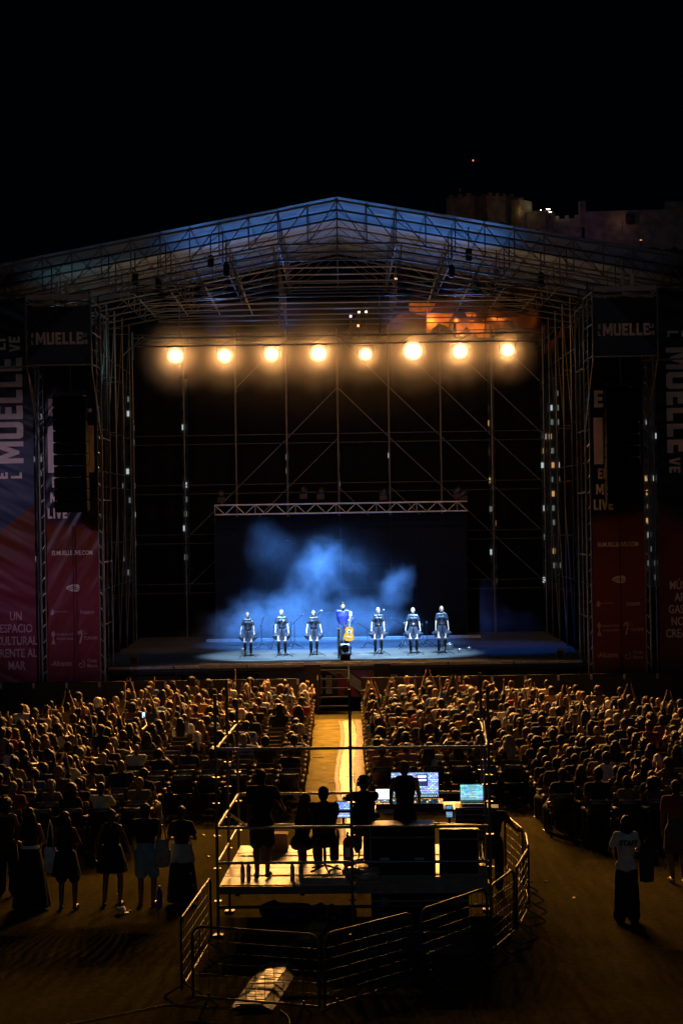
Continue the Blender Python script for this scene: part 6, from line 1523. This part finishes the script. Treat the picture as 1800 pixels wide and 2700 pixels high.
f = figure(1.62, True, hands=[(0.30, 0.12, 0.86), (-0.30, 0.12, 0.86)], elbows=[Vector((1, -0.4, 0)), Vector((-1, -0.4, 0))], feet=[(0.13, 0, 0.07), (-0.13, 0, 0.07)])
o, p = stand(297, 2392, 'woman with long ponytail in black dress, third from the fence', f, skin=1, top=('tank', BLK), hair=('ponytail', (0.10, 0.06, 0.03)), bottom=None)
obj('dress', skirt_mesh('dress', f, 1.04, 0.60, 0.14, 0.25, 0.03, 9), M_cloth, o, color=(0.008, 0.008, 0.01))
f = figure(1.71, False, hands=[(0.12, 0.25, 1.0), (-0.2, 0.18, 0.92)], feet=[(0.10, 0.02, 0.07), (-0.10, 0, 0.07)])
o, p = stand(388, 2392, 'man in black shirt and pale blue knee length shorts', f, skin=1, top=('tshirt', BLK), hair=('short', (0.015, 0.01, 0.008)), bottom=('shorts', (0.18, 0.36, 0.52)))
bag(p, 0.27, -0.05, 0.66, 0.22, 0.46, (0.3, 0.3, 0.28), 'grey tote bag hanging at the right hip of the man in shorts')
f = figure(1.63, True, hands=[(0.12, 0.25, 1.05), (-0.12, 0.25, 1.05)])
o, p = stand(482, 2384, 'woman in black polka dot dress with shirt tied round her waist', f, skin=1, top=('tshirt', BLK), hair=('bun', (0.06, 0.035, 0.018)), bottom=None)
def dots():
    m = bpy.data.materials.new('polka dot cloth'); m.use_nodes = True; N, L = nt(m); b = N['Principled BSDF']
    tc = N.new('ShaderNodeTexCoord'); v = N.new('ShaderNodeTexVoronoi'); v.inputs['Scale'].default_value = 7.5; v.inputs['Randomness'].default_value = 0.55; L.new(tc.outputs['Object'], v.inputs['Vector'])
    cr = N.new('ShaderNodeValToRGB'); cr.color_ramp.interpolation = 'CONSTANT'; cr.color_ramp.elements[0].color = (0.4, 0.42, 0.42, 1); cr.color_ramp.elements[1].position = 0.2; cr.color_ramp.elements[1].color = (0.007, 0.007, 0.009, 1)
    L.new(v.outputs['Distance'], cr.inputs[0]); L.new(cr.outputs[0], b.inputs['Base Color']); b.inputs['Roughness'].default_value = 0.8; return m
obj('skirt', skirt_mesh('skirt', f, 0.92, 0.06, 0.16, 0.25, 0.03, 8), dots(), o)
obj('tied_shirt', skirt_mesh('tied', f, 1.02, 0.72, 0.155, 0.20, 0.05, 7), M_cloth, o, color=(0.3, 0.36, 0.42))
boxo_ = thing('handbag', 'small black handbag hanging left of the polka dot woman', 'bag', (p.x - 0.24, p.y, 0.72)); boxo('pouch', (0, 0, 0.1), (0.12, 0.07, 0.2), M_black, boxo_, bevel=0.02); pole((-0.0, 0, 0.2), (0.06, 0.02, 0.62), 0.008, boxo_, M_black, 'strap')
f = figure(1.67, True, hands=[(0.10, 0.28, 1.08), (-0.16, 0.26, 1.08)], feet=[(0.11, 0.0, 0.07), (-0.10, 0.04, 0.07)], turn=0.3)
o, p = stand(1652, 2432, 'staff member in white lettered shirt and wide dark trousers', f, skin=1, top=('tshirt', (0.72, 0.68, 0.62)), hair=('bob', (0.02, 0.012, 0.008)), bottom=None)
wide = [cap((-0.04, 0, 0.88), 0.105, (0.04, 0, 0.88), 0.105, (1, 0.9, 1))] + [cap((sd * 0.08, 0, 0.80), 0.10, (sd * 0.11, 0.01, 0.09), 0.105, (1, 1, 1)) for sd in (1, -1)]
obj('trousers', remesh('wide', wide, 0.016, 0, None, 0.008, 9), M_cloth, o, color=(0.010, 0.011, 0.014))
tm = text_mesh('STAFF', 0.115, 0.03, 0.95, 0.002); tm.transform(Matrix.Rotation(R(90), 4, 'X'))
for v in tm.vertices: v.co.y += -0.158 + 1.4 * v.co.x ** 2
obj('lettering', tm, mat('black print', (0.02, 0.02, 0.02), 0.8), o, (0.02, -0.005, 1.27))
t = thing('shopping_bag', 'chequered woven bag on the right arm of the staff member', 'bag', (p.x + 0.32, p.y, 0.62)); b = MB(); b.lathe([(0.02, 0), (0.11, 0.02), (0.12, 0.3), (0.10, 0.55)], 14, sy=0.4, cap=False); obj('sack', b.mesh('sk', True), mat('woven bag', (0.05, 0.045, 0.05), 0.8, 0, 0.7, 40), t)
b = MB(); b.tube([(-0.05, 0, 0.55), (0, 0, 0.72), (0.05, 0, 0.55)], 0.01, 6); obj('strap', b.mesh('st', True), mat('woven bag'), t)
f = figure(1.78, False, hands=[(0.14, 0.3, 1.1), (-0.25, 0.05, 0.80)], feet=[(0.12, 0, 0.07), (-0.06, 0.06, 0.07)])
o, p = stand(1784, 2330, 'man in rust coloured shirt and grey shorts at the right edge', f, skin=1, top=('tshirt', (0.16, 0.05, 0.03)), hair=('short', (0.02, 0.012, 0.008)), bottom=('shorts', (0.06, 0.065, 0.07)), shoe=(0.3, 0.28, 0.25))
